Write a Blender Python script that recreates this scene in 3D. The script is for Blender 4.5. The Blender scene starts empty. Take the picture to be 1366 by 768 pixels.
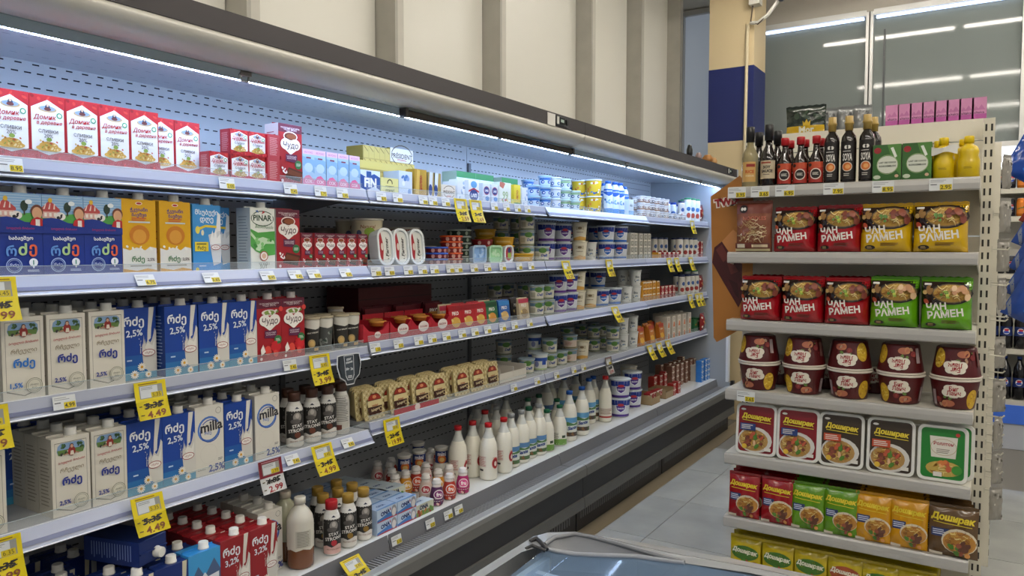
import bpy, bmesh, math, random
from mathutils import Vector, Matrix
random.seed(7)
SC = bpy.context.scene
COL = SC.collection
PI = math.pi
# ------------------------------------------------------------------ camera
CAM_H = 1.55
YAW, PITCH = math.radians(32.43), math.radians(2.96)
FPX = 1005.0
cd = bpy.data.cameras.new('camera'); cam = bpy.data.objects.new('camera', cd); COL.objects.link(cam)
cd.sensor_width = 36.0; cd.lens = FPX / 1366 * 36; cd.clip_start = 0.02; cd.clip_end = 100
cam.location = (0, 0, CAM_H); cam.rotation_euler = (PI / 2 - PITCH, 0, YAW)
SC.camera = cam
# ------------------------------------------------------------------ world, exposure
w = bpy.data.worlds.new('store_ambient'); SC.world = w; w.use_nodes = True
w.node_tree.nodes['Background'].inputs[0].default_value = (1.0, 0.985, 0.955, 1)
w.node_tree.nodes['Background'].inputs[1].default_value = 0.32
SC.view_settings.view_transform = 'Standard'
SC.view_settings.look = 'None'
SC.view_settings.gamma = 1
SC.view_settings.use_curve_mapping = False
SC.view_settings.exposure = 0.0
TUBE_POWER = 76.0      # ceiling tubes
LED_POWER = 36.0       # cool LED strip under the fridge canopy
# ------------------------------------------------------------------ materials
def lin(c):
    c /= 255.0
    return c / 12.92 if c <= 0.04045 else ((c + 0.055) / 1.055) ** 2.4
def rgb(h):
    return (lin(int(h[0:2], 16)), lin(int(h[2:4], 16)), lin(int(h[4:6], 16)), 1)
_M = {}
def M(h, rough=0.45, metal=0.0, var=0.0, scale=40.0, emit=0.0, alpha=1.0, trans=0.0, coat=0.0, bump=0.0, ior=1.45):
    key = (h, rough, metal, var, scale, emit, alpha, trans, coat, bump, ior)
    if key in _M: return _M[key]
    m = bpy.data.materials.new('mat_' + h); m.use_nodes = True
    nt = m.node_tree; b = nt.nodes['Principled BSDF']
    c = rgb(h)
    b.inputs['Base Color'].default_value = c
    b.inputs['Roughness'].default_value = rough
    b.inputs['Metallic'].default_value = metal
    b.inputs['IOR'].default_value = ior
    if coat: b.inputs['Coat Weight'].default_value = coat; b.inputs['Coat Roughness'].default_value = 0.08
    if trans: b.inputs['Transmission Weight'].default_value = trans
    if alpha < 1: b.inputs['Alpha'].default_value = alpha
    if emit:
        b.inputs['Emission Color'].default_value = c; b.inputs['Emission Strength'].default_value = emit
    if var or bump:
        tc = nt.nodes.new('ShaderNodeTexCoord'); n = nt.nodes.new('ShaderNodeTexNoise')
        n.inputs['Scale'].default_value = scale; n.inputs['Detail'].default_value = 5
        nt.links.new(tc.outputs['Object'], n.inputs['Vector'])
        if var:
            mx = nt.nodes.new('ShaderNodeMix'); mx.data_type = 'RGBA'
            mx.inputs[6].default_value = tuple(max(0, x * (1 - var)) for x in c[:3]) + (1,)
            mx.inputs[7].default_value = tuple(min(1, x * (1 + var)) for x in c[:3]) + (1,)
            nt.links.new(n.outputs['Fac'], mx.inputs[0]); nt.links.new(mx.outputs[2], b.inputs['Base Color'])
        if bump:
            bp = nt.nodes.new('ShaderNodeBump'); bp.inputs['Strength'].default_value = bump; bp.inputs['Distance'].default_value = 0.004
            nt.links.new(n.outputs['Fac'], bp.inputs['Height']); nt.links.new(bp.outputs['Normal'], b.inputs['Normal'])
    _M[key] = m
    return m
def mm(x): return M(x) if isinstance(x, str) else x
# ------------------------------------------------------------------ mesh builder
class MB:
    def __init__(s): s.v = []; s.f = []; s.m = []; s.s = []; s.mats = []
    def mi(s, m):
        m = mm(m)
        if m not in s.mats: s.mats.append(m)
        return s.mats.index(m)
    def add(s, vs, fs, m, smooth=False):
        o = len(s.v); k = s.mi(m); s.v += [tuple(v) for v in vs]
        for f in fs: s.f.append([i + o for i in f]); s.m.append(k); s.s.append(smooth)
        return s
    def box(s, x0, x1, y0, y1, z0, z1, m):
        return s.add([(x0,y0,z0),(x1,y0,z0),(x1,y1,z0),(x0,y1,z0),(x0,y0,z1),(x1,y0,z1),(x1,y1,z1),(x0,y1,z1)],
                     [(0,3,2,1),(4,5,6,7),(0,1,5,4),(1,2,6,5),(2,3,7,6),(3,0,4,7)], m)
    def cbox(s, x0, x1, y0, y1, z0, z1, m, c=0.004):       # chamfered vertical edges and slightly chamfered top
        P = [(x0+c,y0),(x1-c,y0),(x1,y0+c),(x1,y1-c),(x1-c,y1),(x0+c,y1),(x0,y1-c),(x0,y0+c)]
        Q = [(x0+2*c,y0+c),(x1-2*c,y0+c),(x1-c,y0+2*c),(x1-c,y1-2*c),(x1-2*c,y1-c),(x0+2*c,y1-c),(x0+c,y1-2*c),(x0+c,y0+2*c)]
        vs = [(x,y,z0) for x,y in P] + [(x,y,z1-c) for x,y in P] + [(x,y,z1) for x,y in Q]
        fs = [tuple(range(7,-1,-1)), tuple(range(16,24))]
        for r in (0, 8):
            for i in range(8): j = (i+1) % 8; fs.append((r+i, r+j, r+8+j, r+8+i))
        return s.add(vs, fs, m)
    def prism_y(s, prof, y0, y1, m, smooth=False, caps=True):    # prof: list of (x,z), extruded along y
        n = len(prof); vs = [(x,y0,z) for x,z in prof] + [(x,y1,z) for x,z in prof]
        fs = [(i,(i+1)%n,(i+1)%n+n,i+n) for i in range(n)]
        s.add(vs, fs, m, smooth)
        if caps: s.add(vs, [tuple(range(n-1,-1,-1)), tuple(range(n,2*n))], m)
        return s
    def prism_x(s, prof, x0, x1, m, caps=True, smooth=False):    # prof: list of (y,z), extruded along x
        n = len(prof); vs = [(x0,y,z) for y,z in prof] + [(x1,y,z) for y,z in prof]
        fs = [(i,i+n,(i+1)%n+n,(i+1)%n) for i in range(n)]
        s.add(vs, fs, m, smooth)
        if caps: s.add(vs, [tuple(range(n)), tuple(range(2*n-1,n-1,-1))], m)
        return s
    def prism_z(s, prof, z0, z1, m, smooth=False):
        n = len(prof); vs = [(x,y,z0) for x,y in prof] + [(x,y,z1) for x,y in prof]
        s.add(vs, [(i,(i+1)%n,(i+1)%n+n,i+n) for i in range(n)], m, smooth)
        return s.add(vs, [tuple(range(n-1,-1,-1)), tuple(range(n,2*n))], m)
    def lathe(s, prof, m, n=20, cx=0, cy=0, sx=1, sy=1, smooth=True, mats=None):   # prof: (r,z) bottom to top
        base = len(s.v)
        for r, z in prof:
            for i in range(n):
                a = 2*PI*i/n; s.v.append((cx+r*math.cos(a)*sx, cy+r*math.sin(a)*sy, z))
        for k in range(len(prof)-1):
            mk = s.mi(mats[k] if mats else m)
            for i in range(n):
                j = (i+1) % n; s.f.append([base+k*n+i, base+k*n+j, base+(k+1)*n+j, base+(k+1)*n+i]); s.m.append(mk); s.s.append(smooth)
        mk = s.mi(mats[0] if mats else m); s.f.append([base+i for i in range(n-1,-1,-1)]); s.m.append(mk); s.s.append(False)
        mk = s.mi(mats[-1] if mats else m); t = base+(len(prof)-1)*n; s.f.append([t+i for i in range(n)]); s.m.append(mk); s.s.append(False)
        return s
    def tube(s, pts, r, m, n=8):
        pts = [Vector(p) for p in pts]; rings = []
        for i, p in enumerate(pts):
            t = (pts[min(i+1,len(pts)-1)] - pts[max(i-1,0)]).normalized()
            a = Vector((0,0,1)) if abs(t.z) < 0.9 else Vector((1,0,0))
            u = t.cross(a).normalized(); v = t.cross(u)
            rings.append([p + u*r*math.cos(2*PI*k/n) + v*r*math.sin(2*PI*k/n) for k in range(n)])
        vs = [q for g in rings for q in g]; fs = []
        for i in range(len(rings)-1):
            for k in range(n): j = (k+1) % n; fs.append((i*n+k, i*n+j, (i+1)*n+j, (i+1)*n+k))
        s.add(vs, fs, m, True)
        return s.add(vs, [tuple(range(n-1,-1,-1)), tuple(range((len(rings)-1)*n, len(rings)*n))], m)
    def mesh(s, name):
        me = bpy.data.meshes.new(name); me.from_pydata(s.v, [], s.f)
        for m in s.mats: me.materials.append(m)
        me.polygons.foreach_set('material_index', s.m); me.polygons.foreach_set('use_smooth', s.s); me.update()
        return me
def link(name, data, parent=None, loc=None, rot=None):
    o = bpy.data.objects.new(name, data); COL.objects.link(o)
    if parent: o.parent = parent
    if loc: o.location = loc
    if rot: o.rotation_euler = rot
    return o
def part(name, mb, parent, label=None, stuff=False):
    o = link(name, mb.mesh(name), parent)
    if label: o['label'] = label
    if stuff: o['kind'] = 'stuff'
    return o
def tag(o, label, cat, group=None):
    o['label'] = label; o['category'] = cat
    if group: o['group'] = group
    return o
def struct(name, mb, parent=None, label=None):
    o = link(name, mb.mesh(name), parent); o['kind'] = 'structure'
    if label: o['label'] = label
    return o
def empty(name, loc=(0,0,0), rz=0.0):
    o = bpy.data.objects.new(name, None); COL.objects.link(o); o.location = loc; o.rotation_euler = (0,0,rz); o.empty_display_size = 0.05
    return o
# image column -> coordinate on a known plane of the place (used to measure where things stand)
_f = Vector((-math.sin(YAW)*math.cos(PITCH), math.cos(YAW)*math.cos(PITCH), -math.sin(PITCH)))
_r = Vector((math.cos(YAW), math.sin(YAW), 0.0))
def ypx(px, X, z):
    k = (px-683)/FPX; return (k*(X*_f.x + (z-CAM_H)*_f.z) - X*_r.x) / (_r.y - k*_f.y)
def xpx(px, Y, z):
    k = (px-683)/FPX; return (k*(Y*_f.y + (z-CAM_H)*_f.z) - Y*_r.y) / (_r.x - k*_f.x)
# ------------------------------------------------------------------ setting
CEIL = 3.96
def tile_mat():
    m = bpy.data.materials.new('floor_tile'); m.use_nodes = True; nt = m.node_tree; b = nt.nodes['Principled BSDF']
    tc = nt.nodes.new('ShaderNodeTexCoord'); n = nt.nodes.new('ShaderNodeTexNoise'); n.inputs['Scale'].default_value = 3.5; n.inputs['Detail'].default_value = 8
    cr = nt.nodes.new('ShaderNodeValToRGB'); cr.color_ramp.elements[0].color = rgb('a2a5a3'); cr.color_ramp.elements[1].color = rgb('b5b7b4')
    cr.color_ramp.elements[0].position = .3; cr.color_ramp.elements[1].position = .7
    oi = nt.nodes.new('ShaderNodeObjectInfo'); ad = nt.nodes.new('ShaderNodeVectorMath'); ad.operation = 'MULTIPLY_ADD'
    ad.inputs[1].default_value = (1,1,1); nt.links.new(tc.outputs['Object'], ad.inputs[0]); nt.links.new(oi.outputs['Random'], ad.inputs[2])
    nt.links.new(ad.outputs[0], n.inputs['Vector']); nt.links.new(n.outputs['Fac'], cr.inputs[0]); nt.links.new(cr.outputs[0], b.inputs['Base Color'])
    b.inputs['Roughness'].default_value = .13
    return m
fl = MB(); fl.box(-2.9, 8.0, -4.0, 9.0, -0.05, -0.004, M('77746e', .7)); floor = struct('floor', fl)
TS = 0.672; g = 0.0022
tb = MB(); e = TS/2 - g
tb.add([(-e,-e,0),(e,-e,0),(e,e,0),(-e,e,0),(-e,-e,-.006),(e,-e,-.006),(e,e,-.006),(-e,e,-.006)], [(0,1,2,3),(4,5,1,0),(5,6,2,1),(6,7,3,2),(7,4,0,3)], tile_mat())
tme = tb.mesh('tile')
for i in range(-1, 6):
    for j in range(-2, 8):
        link('tile', tme, floor, (-1.528 + TS*(i+.5), 3.745 + TS*(j-5+.5+.0), 0))
q = MB(); q.box(-1.90, -1.775, -.6, 6.8, .0, .0015, M('8a7f6c', .35, var=.06, scale=6)); struct('floor_strip', q, floor)
wl = MB(); wl.box(-2.9, -2.72, -3.5, 7.5, 0, CEIL, M('b9b6aa', .6)); wall_left = struct('wall_left', wl)
studs = [0.2, 1.15, 2.04, 2.94, 3.904, 5.147, 6.085, 7.04]
prev = -0.6
pm = M('e9e7dd', .38, var=.03, scale=2.0); sm = M('a8a59b', .55, var=.14, scale=9.0)
for k, y in enumerate(studs):
    p = MB(); p.box(-2.72, -2.695, prev + .012, y - .006, 2.225, CEIL, pm); part('panel', p, wall_left)
    s = MB(); s.box(-2.70, -2.565, y, y + .02, 2.225, CEIL, sm); s.box(-2.585, -2.565, y + .02, y + .065, 2.225, CEIL, M('c4c1b6', .5, var=.08, scale=12.0)); s.box(-2.70, -2.585, y+.02, y+.06, 2.225, CEIL, sm)
    part('stud', s, wall_left); prev = y + .065
p = MB(); p.box(-2.72, -2.695, prev, 7.46, 2.225, CEIL, pm); part('panel', p, wall_left)
c = MB(); c.box(-2.9, 8, -4, 9, CEIL, CEIL+.1, M('cfccc3', .7, var=.03, scale=1.5)); struct('ceiling', c)
# back wall: lintel, frames and grey panes
YB = 7.5
b = MB(); b.box(-1.90, 4.0, YB, YB+.2, 3.66, CEIL, M('9a958c', .7, var=.1, scale=6)); b.box(-2.9, 4.0, YB, YB+.2, 0, 1.0, M('8d8b86', .7)); wall_back = struct('wall_back', b)
glass = M('6f7674', .05, var=.10, scale=1.4, ior=1.32); blueglass = M('b3bfd0', .08, emit=.22)
fr = M('b8b8b6', .4, .3)
panes = [(-2.69, -1.93, 1.0, 3.93, blueglass), (-1.90, -1.0, 1.0, 3.66, glass), (-0.94, 0.165, 2.44, 3.66, glass), (0.235, 1.35, 2.44, 3.66, glass), (1.42, 2.6, 2.44, 3.66, glass)]
for i, (x0, x1, z0, z1, gm) in enumerate(panes):
    w_ = MB(); w_.box(x0, x1, YB+.03, YB+.04, z0, z1, gm); wo = struct('window_%d' % (i+1), w_)
    f_ = MB(); f_.box(x0-.035, x0, YB-.03, YB+.05, 1.0, z1, fr); f_.box(x1, x1+.035, YB-.03, YB+.05, 1.0, z1, fr); f_.box(x0, x1, YB-.02, YB+.05, z1-.03, z1+.02, fr); f_.box(x0, x1, YB-.02, YB+.05, z0-.04, z0, fr)
    part('window_frame', f_, wo)
    if i in (1, 2):
        l_ = MB(); l_.box(x0+.02, x1-.02, YB-.012, YB+.02, z1-.058, z1-.038, M('cfe0ff', .5, emit=2.2)); part('light_strip', l_, wo)
    if i in (2, 3):
        q = MB(); q.box(x0, x1, YB+.03, YB+.04, 2.2, z0-.04, M('f4f8ff', .2, emit=1.6)); part('daylight_pane', q, wo)
        q = MB(); q.box(x0, x1, YB-.01, YB+.05, 2.12, 2.2, M('8e9396', .4)); part('transom', q, wo)
        q = MB(); q.box(x0, x1, YB+.03, YB+.04, 1.0, 2.12, M('d7e3ee', .3)); part('lower_pane', q, wo)
q = MB(); q.box(-.86, -.845, YB+.015, YB+.03, 2.44, 3.5, M('33383a', .4)); part('door_bar', q, bpy.data.objects['window_3'])
# pillar
b = MB(); cr_ = M('cbb994', .6, var=.05, scale=3); b.box(-2.205, -1.805, 6.8, 7.19, 0, CEIL, cr_); pillar = struct('trim_1', b, None, 'cream pillar with a blue band')
b = MB(); b.box(-2.207, -1.803, 6.798, 7.192, 2.515, 3.165, M('16235f', .45, var=.05, scale=3)); part('blue_band', b, pillar)
# ceiling tube lamps (rows across the shop; seen as streaks in the panes and on the floor)
tubem = M('fff7ea', .5, emit=TUBE_POWER); hous = M('dcdcd8', .5)
tm = MB(); tm.box(-.62, .62, -.018, .018, -.024, 0, tubem); tub_me = tm.mesh('tube')
hm = MB(); hm.box(-.65, .65, -.035, .035, 0, .05, hous); hm.box(-.5,-.47,-.01,.01,.05,.16,hous); hm.box(.47,.5,-.01,.01,.05,.16,hous); hou_me = hm.mesh('housing')
for yy in (6.1, 3.5, 1.0, -1.5):
    for xx in (-1.0, .33, 1.66, 3.0, 4.4):
        o = empty('ceiling_light', (xx, yy, CEIL-.16)); link('tube', tub_me, o); link('housing', hou_me, o)
        tag(o, 'slim white tube lamp hanging under the shop ceiling, mirrored in the grey panes', 'ceiling light', 'ceiling tube lamps')
# ------------------------------------------------------------------ refrigerated multideck
SHELF_Z = {1: 1.778, 2: 1.480, 3: 1.177, 4: 0.855, 5: 0.424}
SX, DX, BX = -2.07, -1.98, -2.60          # shelf lip, deck lip, inner back
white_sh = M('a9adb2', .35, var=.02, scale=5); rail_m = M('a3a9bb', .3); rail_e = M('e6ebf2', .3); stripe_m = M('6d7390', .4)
clear = M('dfe9ee', .05, alpha=.10); clear_e = M('c8d6da', .2, alpha=.55)
back_m = M('b2b5b9', .36, .12, var=.03, scale=3); slot_m = M('17181c', .8)
inner_w = M('d4dae2', .35); silver = M('cbc8bf', .42, .2); band_m = M('332e30', .5)
def shz(s, y): return SHELF_Z[s] + (({3: -.013, 4: -.024}).get(s, 0) if y < 2.2 else 0)
def display_case(name, label, y0, y1, mods, end=False, rails=True):
    d = empty(name, (0, 0, 0)); tag(d, label, 'refrigerator', 'multideck dairy fridges')
    y0_, y1_ = y0 + .002, y1 - .002
    p = MB(); p.box(-2.66, BX, y0_, y1_, .10, 2.20, back_m); part('back_panel', p, d)
    p = MB(); z = .50
    rows = [2.135, 2.108, 2.062, 2.012, 1.96] + [.5 + .046*i for i in range(31)]
    for r, zz in enumerate(rows):
        pitch = .052 if r == 0 else .038
        y = y0 + .02 + (r % 2)*.011
        while y < y1 - .04:
            p.add([(BX+.0012, y, zz), (BX+.0012, y+.021, zz), (BX+.0012, y+.021, zz+.0045), (BX+.0012, y, zz+.0045)], [(0,1,2,3)], slot_m); y += pitch
    part('perforations', p, d, stuff=True)
    p = MB(); p.prism_y([(-1.977, 2.105), (BX, 2.146), (BX, 2.165), (-1.977, 2.125)], y0_, y1_, inner_w); part('ceiling_panel', p, d)
    p = MB(); 
    for r in range(4):
        x = -2.08 - r*.13; zz = 2.105 + (-1.977 - x)/.623*.041 - .0012; y = y0 + .03 + (r % 2)*.015
        while y < y1 - .04:
            p.add([(x, y, zz), (x-.006, y, zz+.0007), (x-.006, y+.02, zz+.0007), (x, y+.02, zz)], [(0,1,2,3)], M('97a0b0', .6)); y += .045
    part('ceiling_perforations', p, d, stuff=True)
    p = MB(); p.box(-1.998, -1.976, y0+.01, y1-.01, 2.0745, 2.090, M('bfd8ff', .4, emit=LED_POWER)); part('led_strip', p, d, 'glowing cool white strip')
    p = MB(); p.prism_y([(-1.95, 2.094), (-1.974, 2.0725), (-1.976, 2.0725), (-1.976, 2.12), (-1.95, 2.12)], y0_, y1_, M('93a1a3', .35)); part('diffuser', p, d)
    cv = [(-1.83, 2.153), (-1.829, 2.140), (-1.834, 2.127), (-1.846, 2.116), (-1.868, 2.106), (-1.905, 2.099), (-1.95, 2.096), (-1.95, 2.11), (-1.95, 2.16)]
    p = MB(); p.prism_y(cv[:7] + [(-1.95, 2.153)], y0_, y1_, silver, True, False); part('canopy', p, d, 'rounded silver canopy')
    p = MB(); p.box(-1.90, -1.828, y0_, y1_, 2.154, 2.217, band_m); part('fascia_band', p, d, 'dark grey fascia band')
    p = MB(); p.box(-2.66, -1.90, y0_, y1_, 2.166, 2.215, M('6a6764', .6)); part('roof', p, d)
    # base
    p = MB(); p.box(BX, DX, y0_, y1_, .375, .424, M('d3d6d6', .3, var=.02, scale=6)); deck = part('deck', p, d)
    for (a, b_) in mods:
        p = MB(); p.prism_y([(DX, .424), (-1.966, .364), (-1.970, .362), (DX-.006, .420)], max(a, y0)+.003, b_-.003, M('68696d', .4)); part('price_rail', p, deck)
    p = MB(); p.box(-1.985, -1.895, y0_, y1_, .30, .336, M('101012', .7)); part('air_duct', p, d)
    p = MB(); y = y0 + .01
    while y < y1 - .015:
        p.box(-1.972, -1.90, y, y+.006, .350, .3635, M('8b8c8e', .45)); y += .0175
    part('grille_slats', p, d, stuff=True)
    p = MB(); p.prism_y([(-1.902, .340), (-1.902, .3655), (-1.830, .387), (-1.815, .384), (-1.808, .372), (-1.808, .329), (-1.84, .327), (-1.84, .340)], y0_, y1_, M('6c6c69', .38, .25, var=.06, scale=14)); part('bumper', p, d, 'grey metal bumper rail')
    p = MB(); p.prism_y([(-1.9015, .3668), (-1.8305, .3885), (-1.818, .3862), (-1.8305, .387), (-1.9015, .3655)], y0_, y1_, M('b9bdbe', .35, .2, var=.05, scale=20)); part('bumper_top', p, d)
    p = MB(); p.box(-1.90, -1.832, y0_, y1_, .20, .327, M('222226', .45)); part('front_panel', p, d, 'black front panel')
    p = MB(); p.prism_y([(-1.86, .146), (-1.822, .146), (-1.818, .152), (-1.822, .202), (-1.834, .206), (-1.86, .206)], y0_, y1_, M('5f5f5d', .36, .3, var=.06, scale=14)); part('lower_rail', p, d)
    ky = [y0] + [y for y in (.9, 2.25, 4.87) if y0 + .1 < y < y1 - .1] + [y1]
    for a, b_ in zip(ky, ky[1:]):
        p = MB(); p.box(-1.93, -1.873, a+.006, b_-.006, .004, .146, M('1b1b1e', .4)); kp = part('kick_panel', p, d, 'black kick panel')
        p = MB(); y = a + .05
        while y < b_ - .06:
            p.box(-1.8735, -1.8715, y, y+.011, .066, .118, M('6a6a6c', .5)); y += .027
        part('vent_slots', p, kp, stuff=True)
    # shelves
    for (a, b_) in mods:
        for s in (1, 2, 3, 4):
            z = shz(s, a+.1); tl = .026 if (s, round(a, 1)) in ((1, 3.6), (3, 3.6), (4, .8), (2, .8)) else .008
            p = MB(); p.box(-2.56, SX-.008, a+.004, b_-.004, z-.02, z, white_sh); sh = part('shelf', p, d)
            p = MB(); f = SX
            p.prism_y([(f-.012, z+.002), (f-.004, z+.003), (f-.002+tl, z-.040), (f+.004+tl, z-.046), (f-.002+tl, z-.049), (f-.008+tl, z-.041)], a+.004, b_-.004, rail_m); part('price_rail', p, sh)
            p = MB(); 
            p.prism_y([(f+.001+tl*.62, z-.026), (f+.0015+tl*.85, z-.036), (f-.003+tl*.85, z-.036), (f-.004+tl*.62, z-.026)], a+.004, b_-.004, stripe_m); part('rail_stripe', p, sh)
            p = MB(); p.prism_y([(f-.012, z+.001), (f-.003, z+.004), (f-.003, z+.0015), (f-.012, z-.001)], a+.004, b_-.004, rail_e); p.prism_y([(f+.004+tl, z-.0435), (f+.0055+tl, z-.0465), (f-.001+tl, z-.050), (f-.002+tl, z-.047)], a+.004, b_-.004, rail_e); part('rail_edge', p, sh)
            p = MB(); p.box(f-.016, f-.0145, a+.012, b_-.012, z+.001, z+.026, clear); part('riser', p, sh, 'clear plastic riser')
            p = MB(); p.box(f-.0162, f-.0143, a+.012, b_-.012, z+.0255, z+.027, clear_e); part('riser_edge', p, sh)
            for yy in (a+.012, b_-.016):
                p = MB(); p.add([(-2.598, yy, z-.10), (-2.598, yy, z-.02), (-2.16, yy, z-.02), (-2.16, yy, z-.03), (-2.598, yy+.004, z-.10), (-2.598, yy+.004, z-.02), (-2.16, yy+.004, z-.02), (-2.16, yy+.004, z-.03)], [(0,1,2,3),(7,6,5,4),(0,4,5,1),(2,6,7,3),(3,7,4,0),(1,5,6,2)], M('8b8d90', .4)); part('bracket', p, sh)
        p = MB(); p.box(BX-.001, BX+.012, a+.003, a+.026, .45, 2.05, M('6d6e72', .5)); up = part('upright', p, d)
    if end:
        p = MB(); p.prism_y([(-2.66, .15), (-1.865, .15), (-1.865, .40), (-1.90, .42), (-1.90, 2.10), (-1.83, 2.16), (-1.83, 2.22), (-2.66, 2.22)], y1, y1+.045, M('9aa0a6', .4)); part('end_panel', p, d)
        p = MB(); p.box(-1.90, -1.880, y1-.004, y1+.05, .41, 2.10, M('dfe6ee', .3)); part('end_trim', p, d)
        p = MB(); p.box(-1.86, -1.835, y1+.002, y1+.045, .15, .42, M('1f1f22', .4)); part('end_bumper', p, d)
    return d
MODS = [(-.55, .8), (.8, 2.2), (2.2, 3.6), (3.6, 5.03), (5.03, 6.42)]
display_case('display_fridge', 'open multideck fridge section beside the camera, holding nothing in view', -.55, .8, MODS[:1])
display_case('display_fridge', 'open multideck dairy fridge with milk cartons and butter, nearer the camera', .8, 3.6, MODS[1:3])
display_case('display_fridge', 'open multideck dairy fridge with yogurt tubs, at the far pillar', 3.6, 6.42, MODS[3:], end=True)
# canopy fittings: hooks, roller blind bar, thermostat
def hook(px, label):
    y = ypx(px, -1.955, 2.09); o = MB()
    o.box(-1.968, -1.95, y-.02, y+.02, 2.082, 2.097, M('8b8782', .3, .6)); o.tube([(-1.958, y-.016, 2.085), (-1.958, y-.012, 2.066), (-1.958, y+.012, 2.066), (-1.958, y+.016, 2.085)], .0035, M('c9c9c6', .25, .8), 6)
    tag(link('blind_hook', o.mesh('blind_hook')), label, 'hook', 'blind hooks')
hook(327, 'small metal blind hook under the canopy above the cream cartons')
hook(667, 'small metal blind hook under the canopy beside the dark roller bar')
hook(836, 'small metal blind hook under the canopy above the yogurt tubs')
hook(935, 'small metal blind hook under the canopy nearest the cardboard sign')
b = MB(); ya, yb = ypx(537, -1.945, 2.08), ypx(760, -1.945, 2.08)
b.prism_y([(-1.950, 2.066), (-1.930, 2.064), (-1.923, 2.074), (-1.927, 2.088), (-1.940, 2.093), (-1.952, 2.083)], ya, yb, M('4b453f', .4, .4)); bb = empty('roller_blind'); link('bar', b.mesh('bar'), bb)
for yy in (ya-.01, yb-.006):
    b = MB(); b.box(-1.952, -1.920, yy, yy+.016, 2.060, 2.094, M('2e2a28', .4)); part('end_cap', b, bb)
tag(bb, 'dark rolled night blind bar hanging under the silver canopy', 'blind')
def thermostat(px, label, sticker):
    y = ypx(px, -1.828, 2.185); t = empty('thermostat', (-1.827, y, 2.184))
    b = MB(); b.box(0, .006, -.055, .065, -.022, .024, M('35363a', .4)); part('housing', b, t)
    b = MB(); b.box(.006, .0085, -.025, .03, -.016, .017, M('14181a', .2)); b.box(.0085, .009, -.014, .018, -.006, .008, M('9fb0a8', .3)); part('display', b, t)
    b = MB(); b.box(.006, .009, -.05, -.032, -.018, .018, M('c9c9c4', .4)); part('label_plate', b, t)
    b = MB(); b.box(.006, .012, .038, .056, -.012, .012, M('0c0c0d', .3)); part('switch', b, t)
    if sticker:
        b = MB(); b.box(0, .002, -.135, -.06, -.032, .026, M('d8d5cf', .5)); part('sticker', b, t)
    tag(t, label, 'thermostat', 'fridge thermostats')
thermostat(748, 'small thermostat display on the dark fascia with white sticker beside it', True)
thermostat(973, 'small thermostat display on the fascia beside the cream pillar', False)
# bits lying on top of the canopy near the far end
for px, nm, col, r_, h_, lb in ((919, 'bottle', '15181a', .022, .085, 'black capped bottle standing on the fridge roof'), (931, 'cup', '8d7a7a', .024, .05, 'small pinkish cup standing on the fridge roof'), (943, 'bread_roll', 'a5723c', .042, .055, 'brown rounded lump lying on the fridge roof beside the pillar'), (951, 'jar', 'b58a55', .028, .05, 'small amber jar standing on the fridge roof beside the pillar')):
    y = ypx(px, -1.87, 2.24); b = MB(); b.lathe([(r_*.8, 0), (r_, h_*.25), (r_, h_*.6), (r_*.7, h_*.85), (r_*.6, h_)], M(col, .4), 14)
    o = link(nm, b.mesh(nm), None, (-1.865, y, 2.217)); tag(o, lb, nm.replace('_', ' '))
# ------------------------------------------------------------------ gondola end rack
GY = 3.22; GB = 3.60; GX0, GX1 = -.953, -.040
GZ = {1: 1.812, 2: 1.537, 3: 1.248, 4: .948, 5: .668, 6: .391, 7: .130}
gw = M('d6d1c2', .45, var=.02, scale=4); gl = M('aeaca8', .33, .15, var=.05, scale=10)
gd = empty('shelf_rack'); tag(gd, 'cream metal end rack of seven shelves with noodles and sauces', 'shelf rack')
for k, (z0, z1) in enumerate(((.02, .40), (.405, .80), (.805, 1.20), (1.205, 1.60), (1.605, 1.985), (1.99, 2.075))):
    b = MB(); b.box(GX0, GX1, GB, GB+.02, z0, z1, gw); part('back_panel', b, gd)
for s, z in GZ.items():
    b = MB(); b.box(GX0+.004, GX1-.004, GY+.01, GB, z-.022, z, M('d2cfc4', .4)); sh = part('shelf', b, gd)
    b = MB(); b.prism_x([(GY+.012, z+.001), (GY+.004, z+.001), (GY-.002, z-.006), (GY-.004, z-.022), (GY-.002, z-.042), (GY+.004, z-.047), (GY+.012, z-.047), (GY+.012, z-.04)], GX0, GX1, gl, smooth=False); part('price_rail', b, sh)
    for xx in (GX0, GX1-.004):
        b = MB(); b.prism_x([(GY+.012, z), (GB, z), (GB, z-.09), (GY+.012, z-.045)], xx, xx+.004, gw); part('bracket', b, sh)
def upright(x, y, side):
    b = MB(); b.box(x, x+.038, y, y+.06, 0, 2.06, M('cfcab9', .45)); u = part('upright', b, gd)
    b = MB(); z = .06
    while z < 2.03:
        b.box(x+.005, x+.012, y-.001, y+.002, z, z+.027, M('2a2824', .7)); b.box(x+.024, x+.031, y-.001, y+.002, z, z+.027, M('2a2824', .7)); z += .05
    part('slots', b, u, stuff=True)
upright(GX1+.002, 3.50, 1); upright(GX0-.042, 3.62, 0)
b = MB(); b.box(GX0, GX1, GY+.03, GB, 0, .085, M('8e8a80', .5)); part('plinth', b, gd)
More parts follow.
